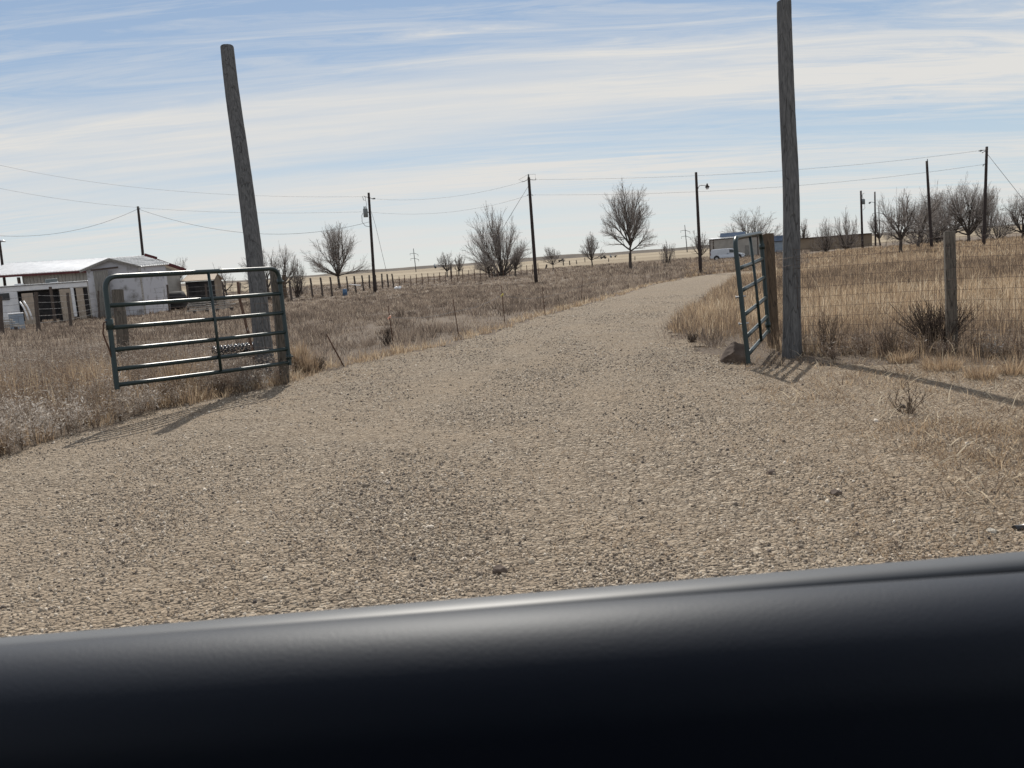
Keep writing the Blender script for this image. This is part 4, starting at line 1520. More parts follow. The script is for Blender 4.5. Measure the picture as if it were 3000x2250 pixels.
tree(SPREAD, 2835, 712, 2762, 2932, 526, 'dense round bare tree left of the tallest right utility pole', 124, 96)
tree(BUSH, 2885, 702, 2848, 2936, 552, 'bare tree behind the tallest right utility pole', 125, 112)
tree(BUSH, 2700, 714, 2606, 2790, 592, 'low tangled bare thicket at the foot of the left dark utility pole', 127, 100)
tree(BUSH, 2925, 708, 2866, 2992, 600, 'low bare thicket filling the gap right of the tallest right utility pole', 128, 104)
tree(SPREAD, 2790, 712, 2690, 2880, 548, 'wide bare tree filling the gap between the thicket tree and the dense round tree', 129, 108)
tree(OPEN, 2690, 722, 2612, 2770, 566, 'loose bare tree between the two stemmed tree and the left dark utility pole', 131, 84)
tree(SPREAD, 2996, 702, 2926, 3072, 541, 'bare tree cut by the right edge of the photo', 126, 90)

# ------------------------------------------------------------------ utility poles and lines
UP = 'wooden utility poles'


def util_pole(bx, by, tx, ty, D, label, rb=0.17, name='utility_pole', hid=0.0):
    g = gnd(bx, by, D)
    lowp = P(bx, by, D)
    tp = P(tx, ty, D)
    d = (tp - lowp)
    g = lowp - d.normalized() * max(0.2, (lowp.z - g.z) + 0.3)
    root = thing(name, lowp, label, 'utility pole', UP)
    b = MB()
    b.tube([g.lerp(tp, k / 8) for k in range(9)], [rb + (rb * 0.72 - rb) * k / 8 for k in range(9)], 12)
    b.build('shaft', M['util'], root)
    return root, tp, g, D


def bracket(root, pts, r_, m='greywire', name='bracket'):
    b = MB()
    b.tube(pts, r_, 6)
    return b.build(name, M[m], root)


def insul(root, p, d, r_=0.05, ln=0.3):
    b = MB()
    d = Vector(d).normalized()
    b.tube([p, p + d * ln * .3, p + d * ln * .32, p + d * ln * .6, p + d * ln * .62, p + d * ln], [r_ * .5, r_ * .5, r_, r_, r_ * .6, r_ * .5], 8)
    return b.build('insulator', M['galv_box'], root)


# P0 at the left edge with a lamp
r_, tp, g, D = util_pole(18, 862, -2, 704, 84, 'leaning dark pole with a small lamp at the left edge beside the barn', 0.15)
bracket(r_, [P(-1, 712, D), P(6, 707, D)], 0.03)
b = MB()
b.tube([P(9, 703, D), P(9, 706.5, D), P(9, 708, D)], [0.05, 0.22, 0.24], 10)
b.build('lamp', M['steel'], r_)
# P1 behind the barn
r1_, tp1, g, D1 = util_pole(419, 750, 404, 605, 92, 'dark utility pole rising behind the barn roof', 0.17)
insul(r1_, P(404, 612, D1), (1, 0, 0.1), 0.08, 0.25)
# P2 transformer
r2_, tp2, g, D2 = util_pole(1098, 850, 1080, 565, 86, 'utility pole with a grey transformer can, right of the fan shaped tree', 0.165)
b = MB()
cpt = P(1071, 624, D2)
b.tube([cpt + Vector((0, 0, -0.42)), cpt + Vector((0, 0, -0.40)), cpt + Vector((0, 0, 0.40)), cpt + Vector((0, 0, 0.46))], [0.2, 0.23, 0.23, 0.17], 14)
tr_ = b.build('transformer', M['galv_box'], r2_)
b = MB()
for s_ in (-0.09, 0.09):
    b.tube([cpt + Vector((s_, 0, 0.44)), cpt + Vector((s_, 0, 0.54)), cpt + Vector((s_, 0, 0.68))], [0.04, 0.07, 0.035], 8)
b.build('bushing', M['galv_box'], tr_)
bracket(r2_, [P(1084, 622, D2), P(1075, 622, D2)], 0.05)
bracket(r2_, [P(1063, 624, D2), P(1060, 632, D2), P(1061, 650, D2), P(1070, 662, D2), P(1083, 664, D2)], 0.025, 'cable', 'cable')
bracket(r2_, [P(1081, 579, D2), P(1072, 577, D2), P(1066, 575, D2)], 0.03)
bracket(r2_, [P(1062, 575, D2), P(1065, 586, D2), P(1071, 588, D2), P(1070, 577, D2), P(1066, 574, D2)], 0.025, 'cable', 'cable')
bracket(r2_, [P(1082, 578, D2), P(1091, 583, D2), P(1099, 583, D2)], 0.035)
insul(r2_, P(1091, 582, D2), (1, 0, 0.05), 0.09, 0.3)
bracket(r2_, [P(1072, 588, D2), P(1074, 600, D2), P(1071, 610, D2)], 0.018, 'cable', 'cable')
bracket(r2_, [P(1088, 620, D2), P(1100, 660, D2), P(1132, 795, D2 - 2)], 0.018, 'greywire', 'guy_wire')
# P3 tall
r3_, tp3, g, D3 = util_pole(1571, 828, 1549, 520, 82, 'tall dark utility pole with two wire brackets, right of the big rounded tree', 0.18)
b = MB()
b.tube([P(1548.5, 521, D3), P(1548.5, 516, D3), P(1548, 510, D3)], [0.06, 0.09, 0.05], 8)
b.build('insulator', M['galv_box'], r3_)
bracket(r3_, [P(1546, 526, D3), P(1537, 531, D3), P(1530, 533, D3), P(1530, 530, D3)], 0.03)
bracket(r3_, [P(1553, 526, D3), P(1562, 527, D3), P(1570, 527, D3), P(1570, 523, D3)], 0.03)
bracket(r3_, [P(1530, 532, D3), P(1520, 527, D3), P(1547, 511, D3)], 0.012, 'cable', 'cable')
bracket(r3_, [P(1549, 511, D3), P(1568, 510, D3), P(1569, 525, D3)], 0.012, 'cable', 'cable')
for s_ in (1545, 1561):
    bracket(r3_, [P(1553, 571, D3), P(s_, 571, D3), P(s_, 574, D3)], 0.035)
bracket(r3_, [P(1548, 545, D3), P(1508, 610, D3 - 1), P(1440, 725, D3 - 3)], 0.02, 'greywire', 'guy_wire')
# P4 street lamp
r4_, tp4, g, D4 = util_pole(2053, 802, 2039, 505, 72, 'dark pole carrying a street lamp, left of the pale van', 0.15)
bracket(r4_, [P(2045, 553, D4), P(2047, 547, D4), P(2051, 543, D4), P(2069, 543, D4)], 0.025, 'util', 'lamp_arm')
b = MB()
c = P(2072, 546, D4)
b.tube([c + Vector((0, 0, .24)), c + Vector((0, 0, .2)), c + Vector((0, 0, .05)), c + Vector((0, 0, -.02)), c + Vector((0, 0, -.1))], [0.05, 0.06, 0.1, 0.2, 0.17], 12)
lh = b.build('lamp_head', M['util'], r4_)
b = MB()
b.tube([c + Vector((0, 0, -.105)), c + Vector((0, 0, -.2)), c + Vector((0, 0, -.24))], [0.12, 0.13, 0.08], 10)
b.build('lens', M['white_paint'], lh)
# P5, P6 far
r5_, tp5, g, D5 = util_pole(2527, 728, 2522, 559, 118, 'far utility pole with a transformer, right end of the long tan wall', 0.17)
b = MB()
c = P(2529, 591, D5)
b.tube([c + Vector((0, 0, -.35)), c + Vector((0, 0, .3)), c + Vector((0, 0, .38))], [0.24, 0.24, 0.16], 12)
b.build('transformer', M['galv_box'], r5_)
bracket(r5_, [P(2529, 583, D5), P(2526, 575, D5), P(2528, 567, D5), P(2532, 566, D5)], 0.03)
bracket(r5_, [P(2533, 598, D5), P(2534, 609, D5), P(2528, 616, D5), P(2524, 612, D5)], 0.02, 'cable', 'cable')
r6_, tp6, g, D6 = util_pole(2565, 724, 2563, 562, 120, 'far thin lamp pole right of the far transformer pole', 0.13)
bracket(r6_, [P(2563, 594, D6), P(2556, 592, D6), P(2550, 592, D6)], 0.03, 'greywire', 'lamp_arm')
b = MB()
b.tube([P(2551, 592, D6), P(2548, 594, D6), P(2546, 596, D6)], [0.06, 0.14, 0.1], 8)
b.build('lamp_head', M['greywire'], r6_)
# P7, P8
r7_, tp7, g, D7 = util_pole(2729, 718, 2715, 472, 78, 'dark utility pole leaning left in front of the dense thicket tree', 0.145)
bracket(r7_, [P(2717, 473, D7), P(2717, 466, D7)], 0.04)
bracket(r7_, [P(2718, 515, D7), P(2720, 522, D7)], 0.05)
r8_, tp8, g, D8 = util_pole(2882, 720, 2891, 430, 70, 'tallest right utility pole with a guy wire at its right', 0.14)
bracket(r8_, [P(2888, 440, D8), P(2880, 440, D8), P(2872, 441, D8)], 0.03)
insul(r8_, P(2878, 441, D8), (-1, 0, -0.02), 0.08, 0.3)
bracket(r8_, [P(2888, 443, D8), P(2882, 445, D8), P(2877, 448, D8)], 0.03)
bracket(r8_, [P(2885, 481, D8), P(2881, 482, D8), P(2880, 487, D8)], 0.035)
bracket(r8_, [P(2894, 453, D8), P(2972, 552, D8 - 1), P(3060, 664, D8 - 2)], 0.016, 'greywire', 'guy_wire')


def line(label, pts, r_=0.009, m='greywire'):
    """overhead line through (px, py, depth) points: parabola per span"""
    b = MB()
    q = []
    for (a, mid, c) in pts:
        A, B, C = P(*a), P(*mid), P(*c)
        ctrl = B * 2 - (A + C) * 0.5
        q = [A * (1 - t) ** 2 + ctrl * 2 * t * (1 - t) + C * t * t for t in [i / 20 for i in range(21)]]
        b.tube(q, r_, 4, False)
    o_ = b.build('power_line', M[m], loc=P(*pts[0][1]))
    tag(o_, label, 'power line', 'overhead power lines')


line('upper overhead wire from the left edge to the transformer pole', [((-200, 432, 60), (430, 552, 73), (1064, 576, D2))])
line('lower overhead wire passing the barn pole top to the transformer pole', [((-200, 500, 62), (404, 608, 74), (1080, 620, D2))])
line('thick service cable sagging from the barn pole to the transformer pole', [((404, 612, D1), (745, 684, (D1 + D2) / 2), (1082, 650, D2))], 0.016)
line('thick service cable sagging left from the barn pole', [((404, 612, D1), (190, 680, 85), (-60, 686, 79))], 0.016)
line('upper overhead wire between the transformer pole and the tall bracket pole', [((1099, 583, D2), (1310, 578, 84), (1530, 533, D3))])
line('lower overhead wire between the transformer pole and the tall bracket pole', [((1090, 622, D2), (1320, 621, 84), (1545, 573, D3))])
line('upper overhead wire from the tall bracket pole to the tallest right pole', [((1570, 526, D3), (2220, 505, 76), (2872, 441, D8))])
line('lower overhead wire from the tall bracket pole to the tallest right pole', [((1561, 571, D3), (2220, 552, 76), (2881, 482, D8))])


def pylon(bx, by, tx, ty, D, label):
    root = thing('power_pylon', P(bx, by, D), label, 'pylon', 'distant power pylons')
    g = P(bx, by, D) - Vector((0, 0, 4))
    tp = P(tx, ty, D)
    b = MB()
    b.tube([g, tp], [0.32, 0.2], 6)
    b.build('mast', M['greywire'], root)
    h = (tp.z - g.z)
    for f in (0.80, 0.62):
        c = g.lerp(tp, f)
        for s_ in (-1, 1):
            b = MB()
            e = c + Vector((s_ * h * 0.14, 0, h * 0.03 if s_ < 0 else -h * 0.02))
            b.tube([c + Vector((0, 0, h * .04)), e, e + Vector((0, 0, -h * .06))], 0.14, 5)
            b.build('crossarm', M['greywire'], root)


pylon(1219, 792, 1211, 728, 520, 'tiny power pylon on the horizon right of the transformer pole')
pylon(2014, 735, 2006, 659, 520, 'tiny power pylon on the horizon left of the street lamp pole')
pylon(2579, 708, 2574, 602, 430, 'tiny power pylon behind the thin tree at the far lamp pole')

# ------------------------------------------------------------------ barn


def down(p, z=None):
    return Vector((p.x, p.y, tzf(p.x, p.y) - 0.1 if z is None else z))


def sheet_roof(A, B, C, D_, th, ribs, m, parent, name='roof', rib=0.05):
    """roof slope A-B (ridge) to D-C (eave), with raised ribs running down the slope"""
    b = MB()
    nrm = (B - A).cross(D_ - A).normalized()
    if nrm.z < 0:
        nrm = -nrm
    b.poly([A, B, C, D_], th, nrm)
    for i in range(ribs + 1):
        t = i / ribs
        p, q = A.lerp(B, t), D_.lerp(C, t)
        b.bar(p + nrm * rib * .5, q + nrm * rib * .5, 0.07, rib, side=(B - A))
    return b.build(name, M[m], parent)


RL, RRg = P(26, 771, 84), P(421, 749, 80)
EL, ER = P(-75, 811, 78.5), P(330, 786, 74.5)
KR = P(541, 790, 85)                        # back eave, right end
KL = KR + (RL - RRg)
barn = thing('barn', down(P(200, 900, 77)), 'long low metal roofed barn with dark red trim and a whitewashed front wing', 'barn')
sheet_roof(RL, RRg, ER, EL, 0.06, 46, 'tin', barn)
sheet_roof(RL, RRg, KR, KL, 0.06, 30, 'tin', barn)
b = MB()
b.bar(EL - Vector((0, .05, .14)), ER - Vector((0, .05, .14)), 0.08, 0.17)
b.bar(RL + Vector((-.1, 0, -.1)), EL + Vector((-.1, 0, -.1)), 0.1, 0.22)
b.bar(RRg + Vector((.1, 0, -.06)), KR + Vector((.1, 0, -.06)), 0.1, 0.3)
b.bar(RRg + Vector((.12, 0, 0.06)), RRg.lerp(KR, .28) + Vector((.12, 0, 0.12)), 0.1, 0.28)
b.build('trim', M['red_trim'], barn)
wl = ER.lerp(EL, (330 - 60) / 405.0)
wl = EL.lerp(ER, (60 + 75) / 405.0) + Vector((0, 0.5, -.2))
wr = ER + Vector((0, 0.5, -.2))
b = MB()
nrm = Vector((0, -1, 0))
b.poly([wl, wr, down(wr), down(wl)], 0.12, nrm)
nrib = 26
for i in range(nrib + 1):
    t = i / nrib
    q = wl.lerp(wr, t) + Vector((0, -.02, 0))
    b.bar(q, down(q), 0.05, 0.04, side=(1, 0, 0))
kw = KR + Vector((-.4, -.4, -.25))
b.poly([wr, RRg - Vector((0, 0, .3)), kw, down(kw), down(wr)], 0.12, (1, -0.6, 0))
b.build('wall', M['tan_tin'], barn)
for px in (-60, 55):
    q = EL.lerp(ER, (px + 75) / 405.0) + Vector((0, 0.12, -.28))
    b = MB()
    b.bar(q, down(q), 0.2, 0.2, side=(1, 0, 0))
    b.build('post', M['brown_trim'], barn)
# whitewashed wing
WA, WB = P(319, 757, 70), P(417, 750, 79)
WL_, WR_ = P(234, 793, 70), P(413, 780.5, 70.6)
WRB = P(496, 773, 79)
WLB = WL_ + (WB - WA)
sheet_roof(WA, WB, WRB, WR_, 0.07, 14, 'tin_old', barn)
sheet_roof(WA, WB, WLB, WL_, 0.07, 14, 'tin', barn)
fl, fr_ = P(252, 790, 70.3), P(411, 783, 70.9)
fb_ = fr_ + (WB - WA)
fbx = P(484, 777, 78.6)
b = MB()
apx = WA + Vector((0, 0.3, -.12))
b.poly([fl, apx, fr_, down(fr_), down(fl)], 0.15, (0, -1, 0))
b.poly([fr_ + Vector((.02, 0, 0)), fbx, down(fbx), down(fr_) + Vector((.02, 0, 0))], 0.15, (1, -.5, 0))
b.build('whitewashed_wall', M['grime_white'], barn)
b = MB()
b.bar(WL_ + Vector((0, -.06, -.08)), WA + Vector((0, -.06, -.08)), 0.06, 0.18, side=(0, 1, 0))
b.bar(WR_ + Vector((0, -.06, -.08)), WA + Vector((0, -.06, -.08)), 0.06, 0.18, side=(0, 1, 0))
b.build('fascia', M['old_door'], barn)
# sliding door
b = MB()
q0_, q1_ = P(272, 795, 70.0), P(314, 791, 70.1)
b.poly([q0_, q1_, down(q1_), down(q0_)], 0.06, (0, -1, 0))
b.build('door', M['old_door'], barn)
b = MB()
b.bar(P(266, 792, 69.9), P(346, 783, 70.2), 0.1, 0.14)
b.build('door_rail', M['brown_trim'], barn)
b = MB()
b.bar(P(408, 784, 70.3), down(P(408, 784, 70.3)), 0.12, 0.1, side=(1, 0, 0))
b.build('downpipe', M['grey_board'], barn)

# old camper shell in front of the barn
def frame_at(px, py, D, yaw=0.0):
    """ground frame: origin, right, back (away from the camera), turned by yaw"""
    o_ = gnd(px, py, D)
    f_ = Vector((o_.x, o_.y, 0)).normalized()
    a = math.atan2(f_.x, f_.y) + yaw
    bk = Vector((math.sin(a), math.cos(a), 0))
    rg = Vector((math.cos(a), -math.sin(a), 0))
    return o_, rg, bk


def lbox(mb, fr__, x0, x1, y0, y1, z0, z1):
    o_, rg, bk = fr__
    c = o_ + rg * (x0 + x1) / 2 + bk * (y0 + y1) / 2 + Vector((0, 0, (z0 + z1) / 2))
    return mb.box(c, rg * (x1 - x0) / 2, bk * (y1 - y0) / 2, Vector((0, 0, (z1 - z0) / 2)))


D = 66.0
s = D / F
fr0 = frame_at(136, 915, D, R(-3))
camper = thing('camper', fr0[0], 'old white camper shell with a dark open side parked in front of the barn', 'camper')
X = lambda px: (px - 136) * s
zt = P(136, 832, D).z - fr0[0].z
b = MB()
lbox(b, fr0, X(18), X(254), 0.05, 2.2, zt - .42, zt - .02)
lbox(b, fr0, X(18), X(70), 0.05, 2.2, .25, zt - .42)
lbox(b, fr0, X(206), X(216), 0.05, 2.2, .35, zt - .42)
lbox(b, fr0, X(70), X(206), 1.9, 2.2, .35, zt - .42)
b.build('body', M['white_paint'], camper, bevel=0.05)
b = MB()
lbox(b, fr0, X(15), X(257), -.05, 2.3, zt - .02, zt + .06)
b.build('roof', M['steel'], camper, bevel=0.04)
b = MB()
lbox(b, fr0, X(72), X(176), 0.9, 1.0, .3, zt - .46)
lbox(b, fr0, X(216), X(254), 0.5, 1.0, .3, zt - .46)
b.build('interior_shade', M['dark'], camper)  # dark panels standing in for the shade inside the open side
for xa_, xb_ in ((177, 206), (221, 240)):
    b = MB()
    lbox(b, fr0, X(xa_), X(xb_), 0.0, 0.06, .1, zt - .48)
    for zz_ in (0.5, 1.15):
        lbox(b, fr0, X(xa_) + .1, X(xb_) - .1, -.02, 0.0, zz_, zz_ + .5)
    b.build('door', M['tan_door'], camper)
b = MB()
lbox(b, fr0, X(24), X(49), -.01, 0.05, zt - 1.0, zt - .48)
wn = b.build('window', M['glass'], camper)
b = MB()
lbox(b, fr0, X(147), X(178), .5, 1.4, zt + .06, zt + .38)
b.build('roof_unit', M['galv_box'], camper, bevel=0.06)
for xa_ in (78, 168):
    b = MB()
    lbox(b, fr0, X(xa_) - .3, X(xa_) + .3, .5, 1.2, zt + .06, zt + .16)
    b.build('roof_vent', M['white_paint'], camper, bevel=0.03)
b = MB()
lbox(b, fr0, X(79), X(108), -.25, -.15, .1, zt - .6)
b.build('plywood_sheet', M['tan_door'], camper)
b = MB()
for px in (110, 180):
    c = fr0[0] + fr0[1] * X(px) + Vector((0, 0, .32))
    b.tube([c + fr0[2] * .02, c + fr0[2] * .3], 0.33, 16)
b.build('wheel', M['tyre'], camper)
# vent stack and cupboard, bent hoops in the yard
b = MB()
lbox(b, frame_at(156, 900, 62), -.10, .10, -.1, .1, 0.0, 2.75)
o = b.build('timber_post', M['dark_post'], loc=gnd(156, 900, 62))
tag(o, 'tall dark timber post standing before the camper roof unit', 'post')
fc = frame_at(45, 905, 56)
b = MB()
lbox(b, fc, -.45, .40, 0, .7, 0.0, 1.05)
ck = thing('storage_bin', fc[0], 'grey blue storage bin with a white lid at the camper end', 'bin')
b.build('bin_body', M['steel_blue'], ck, bevel=.03)
b = MB()
lbox(b, fc, -.48, .43, -.03, .73, 1.05, 1.12)
b.build('lid', M['white_paint'], ck, bevel=.02)
for i, (px, py, lab) in enumerate(((62, 884, 'left'), (73, 882, 'right'))):
    D = 48
    b = MB()
    b.tube([P(px - 4, py, D), P(px + 8, py + 18, D), P(px + 16, py + 36, D), P(px + 22, py + 54, D)], 0.045, 8)
    o = b.build('curved_pipe', M['white_paint'], loc=P(px + 22, py + 54, D))
    tag(o, f'bent white pipe leaning in the barn yard, {lab} of the two', 'pipe', 'bent white pipes in the barn yard')

# junk boards in the yard
def stack(px, py, D, n, wpx, label, seed, m='grey_board'):
    rs = random.Random(seed)
    fr__ = frame_at(px, py, D, rs.uniform(-.2, .2))
    root = thing('lumber_stack', fr__[0], label, 'lumber stack', 'piles of grey boards in the yard')
    W = wpx / F * D
    for i in range(n):
        b = MB()
        z = 0.35 + 0.13 * (i // 2)
        xo = rs.uniform(-.3, .3)
        tl = rs.uniform(-.02, .02)
        o_, rg, bk = fr__
        c = o_ + rg * xo + bk * (0.35 * (i % 2)) + Vector((0, 0, z))
        b.bar(c - rg * W / 2 * rs.uniform(.6, 1) + Vector((0, 0, tl)), c + rg * W / 2 * rs.uniform(.6, 1) - Vector((0, 0, tl)), 0.25, 0.06)
        b.build('board', M[m], root)
    for t in (-.3, .3):
        b = MB()
        lbox(b, fr__, W * t - .08, W * t + .08, -.2, .5, -.05, .32)
        b.build('bearer', M['dark_post'], root)


stack(585, 878, 60, 12, 60, 'left pile of grey boards in front of the tan roofed shed', 3)
stack(655, 876, 62, 14, 66, 'right pile of grey boards beside the tan roofed shed', 4)
stack(22, 938, 50, 8, 60, 'pile of grey boards at the left photo edge', 5)

# tan-roofed shed
D = 84
shed = thing('shed', gnd(595, 870, D), 'small dark shed with a tan gable roof right of the barn', 'shed')
ra, rb_ = P(551, 806, D + 2), P(636, 801, D + 2)
ea, eb = P(532, 824, D), P(627, 818.5, D)
kb = P(653, 817, D + 4)
ka = kb + (ra - rb_)
sheet_roof(ra, rb_, eb, ea, 0.08, 1, 'shingle', shed, rib=0.02)
sheet_roof(ra, rb_, kb, ka, 0.08, 1, 'shingle', shed, rib=0.02)
b = MB()
i0, i1 = ea + Vector((.25, .25, -.1)), eb + Vector((-.1, .25, -.1))
b.poly([i0, i1, down(i1), down(i0)], 0.1, (0, -1, 0))
b.build('wall', M['dark'], shed)
b = MB()
k1 = kb + Vector((-.15, -.2, -.1))
b.poly([i1 + Vector((.01, 0, 0)), rb_ - Vector((0, 0, .12)), k1, down(k1), down(i1) + Vector((.01, 0, 0))], 0.1, (1, -.4, 0))
b.build('gable_wall', M['tan_wall'], shed)
# dark rounded tank/trailer left of the shed
c = gnd(514, 870, 80)
b = MB()
b.tube([c + Vector((-.9, 0, .9)), c + Vector((-.7, 0, .9)), c + Vector((.7, 0, .9)), c + Vector((.9, 0, .9))], [0.5, 0.85, 0.85, 0.5], 16)
tk = thing('water_tank', c, 'dark rounded tank between the barn and the tan roofed shed', 'tank')
b.build('tank_body', M['dark'], tk)
b = MB()
for s_ in (-.5, .5):
    b.bar(c + Vector((s_, -.4, -.1)), c + Vector((s_, .4, -.1)), .15, .5)
b.build('cradle', M['dark_post'], tk)

# blue barrel and white plank by the fan-shaped tree
c = gnd(1009, 842, 84)
b = MB()
b.tube([c + Vector((0, 0, z * .75)) for z in (0, .02, .28, .30, .58, .60, .86, .9)], [.2, .22, .22, .235, .235, .22, .22, .2], 16)
o = b.build('barrel', M['blue_plastic'], loc=c)
tag(o, 'blue plastic barrel at the foot of the fan shaped tree', 'barrel')
b = MB()
b.bar(P(1024, 833, 80), P(1057, 836, 80), 0.25, 0.06)
o = b.build('plank', M['white_paint'], loc=P(1040, 835, 80))
tag(o, 'white plank lying between fence posts right of the blue barrel', 'plank')
for i, (px, py, lab) in enumerate(((1160, 836, 'left'), (1170, 834, 'right'))):
    c = gnd(px, py, 84)
    boulder(c + Vector((0, 0, .42)), .2, .2, .18, f'white rubble lump by the last wooden post, {lab} of two', 'white_paint', seed=30 + i, name='rubble', group='white rubble lumps')

# ------------------------------------------------------------------ metal building, van, wall
D = 144
s = D / F
fm = frame_at(2153, 746, D, R(6))
X = lambda px: (px - 2153) * s
zt = P(2153, 695, D).z - fm[0].z
mbld = thing('metal_building', fm[0], 'tan ribbed metal building behind the pale van', 'building')
b = MB()
o_, rg, bk = fm
x0, x1 = X(2081), X(2229)
zl = zt - 0.05
for z0, z1 in ((-.3, zl),):
    lbox(b, fm, x0, x1, 0, 7, z0, z1)
k = 34
for i in range(k + 1):
    xx = x0 + (x1 - x0) * i / k
    lbox(b, fm, xx - .04, xx + .04, -.04, 0, -.3, zl - .01)
b.build('wall', M['tan_tin'], mbld)
b = MB()
A = o_ + rg * (x0 - .15) + bk * -.25 + Vector((0, 0, zl + .02))
B = o_ + rg * (x1 + .15) + bk * -.25 + Vector((0, 0, zl + .02))
C = o_ + rg * (x1 + .15) + bk * 4.0 + Vector((0, 0, zl + .2))
E = o_ + rg * (x0 - .15) + bk * 4.0 + Vector((0, 0, zl + .2))
b.poly([A, B, C, E], .08, (0, -.1, 1))
b.poly([C, B + bk * 8, A + bk * 8, E], .08, (0, .1, 1))
b.build('roof', M['tin_old'], mbld)
b = MB()
lbox(b, fm, x0 - .03, x0 + .16, -.06, 0, -.3, zl - .02)
lbox(b, fm, X(2091), X(2094), -.06, 0, -.3, zl - .02)
lbox(b, fm, x0, x1, -.08, -.0, zl - .16, zl - .005)
lbox(b, fm, X(2217), X(2220), -.06, 0, -.3, zl - .02)
b.build('trim', M['brown_trim'], mbld)
b = MB()
lbox(b, fm, X(2182), X(2193), -.07, 0, -.1, 2.0)
b.build('door', M['old_door'], mbld)
b = MB()
b.poly([o_ + rg * X(2110) + bk * .8 + Vector((0, 0, zl + .25)), o_ + rg * X(2180) + bk * .8 + Vector((0, 0, zl + .25)), o_ + rg * X(2180) + bk * 3.6 + Vector((0, 0, zl + .92)), o_ + rg * X(2106) + bk * 3.6 + Vector((0, 0, zl + .92))], .08, (0, -.2, 1))
b.build('solar_panel', M['blue_roof'], mbld)

# van: side view, nose to the right
D = 133
s = D / F
fv = frame_at(2131, 766, D, R(4))
o_, rg, bk = fv
zb = P(2131, 765, D).z - fv[0].z       # the tyres' feet as seen
zb = 0.0
fv = (o_ + Vector((0, 0, zb)), rg, bk)
o_ = fv[0]
van = thing('van', o_, 'pale grey white panel van parked by the tan metal building', 'van')
Lh = 2.6
prof = [(-2.55, .45), (-2.6, .9), (-2.52, 1.5), (-2.42, 1.85), (-2.25, 1.98), (-.5, 2.02), (.55, 1.98), (.85, 1.90), (1.55, 1.22), (1.75, 1.14), (2.45, 1.0), (2.6, .85), (2.62, .5), (2.5, .42)]
vs = [o_ + rg * x_ + bk * (0 + (0.10 if z_ > 1.2 else 0)) + Vector((0, 0, z_ * .9)) for x_, z_ in prof] + [o_ + rg * x_ + bk * (1.95 - (0.10 if z_ > 1.2 else 0)) + Vector((0, 0, z_ * .9)) for x_, z_ in prof]
k = len(prof)
b = MB()
b.add(vs, [tuple(reversed(range(k))), tuple(range(k, 2 * k))] + [(j, (j + 1) % k, (j + 1) % k + k, j + k) for j in range(k)])
b.build('body', M['van'], van, bevel=0.06)
b = MB()
for xw in (-1.62, 1.72):
    for yy in (0.02, 1.72):
        w_ = MB()
        c = o_ + rg * xw + bk * yy + Vector((0, 0, .36))
        w_.tube([c - bk * .03, c + bk * .2], 0.36, 20)
        wo_ = w_.build('wheel', M['tyre'], van)
        w_ = MB()
        w_.tube([c - bk * .045, c - bk * .03], 0.19, 14)
        w_.build('rim', M['steel'], wo_)
    b.tube([o_ + rg * xw + bk * -.012 + Vector((0, 0, .40)), o_ + rg * xw + bk * .06 + Vector((0, 0, .40))], 0.45, 20)
b.build('wheel_arch', M['dark'], van)
b = MB()
b.poly([o_ + rg * .35 + bk * .075 + Vector((0, 0, 1.170)), o_ + rg * 1.30 + bk * .075 + Vector((0, 0, 1.170)), o_ + rg * .82 + bk * .085 + Vector((0, 0, 1.620)), o_ + rg * .35 + bk * .085 + Vector((0, 0, 1.656))], .02, (0, -1, 0))
b.build('window', M['glass'], van)
b = MB()
b.poly([o_ + rg * 1.56 + bk * .2 + Vector((0, 0, 1.125)), o_ + rg * 1.56 + bk * 1.75 + Vector((0, 0, 1.125)), o_ + rg * .92 + bk * 1.72 + Vector((0, 0, 1.692)), o_ + rg * .92 + bk * .23 + Vector((0, 0, 1.692))], -.03, (.7, 0, .7))
b.build('windscreen', M['glass'], van)
b = MB()
lbox(b, fv, 2.45, 2.72, 0.05, 1.9, .45, .62)
b.build('bumper', M['dark'], van, bevel=.03)
b = MB()
lbox(b, fv, 2.3, 2.58, -.012, .25, .72, .92)
b.build('headlight', M['steel'], van, bevel=.02)
b = MB()
lbox(b, fv, -.02, .22, -.012, .0, .98, 1.12)
b.build('decal', M['steel_blue'], van)
b = MB()
lbox(b, fv, -2.62, -2.5, -.01, .12, .9, 1.25)
b.build('tail_light', M['red_trim'], van)

# long tan wall / low building
D = 135
fw_ = frame_at(2440, 728, D, R(2))
s = D / F
X = lambda px: (px - 2440) * s
zt = P(2440, 692, D).z - fw_[0].z
b = MB()
lw = thing('long_shed', fw_[0], 'long low tan shed behind the bushy trees on the right', 'building')
lbox(b, fw_, X(2341), X(2545), 0, 6, -.5, zt - .05)
for i in range(24):
    xx = X(2341) + (X(2545) - X(2341)) * i / 23
    lbox(b, fw_, xx - .05, xx + .05, -.05, 0, -.5, zt - .1)
b.build('wall', M['tan_wall'], lw)
b = MB()
lbox(b, fw_, X(2339), X(2547), -.3, 6.3, zt - .045, zt + .07)
b.build('roof', M['brown_trim'], lw)
D = 160
fb2 = frame_at(2280, 715, D)
s = D / F
zt = P(2280, 690, D).z - fb2[0].z
bl = thing('blue_shed', fb2[0], 'slate blue roofed shed between the brown gate post and the tall right pole', 'building')
b = MB()
lbox(b, fb2, -1.6, 2.4, 0, 4, -.5, zt - .9)
b.build('wall', M['steel_blue'], bl)
b = MB()
A, B = fb2[0] + fb2[1] * -1.9 + fb2[2] * -.3 + Vector((0, 0, zt - 1.0)), fb2[0] + fb2[1] * 2.7 + fb2[2] * -.3 + Vector((0, 0, zt - 1.0))
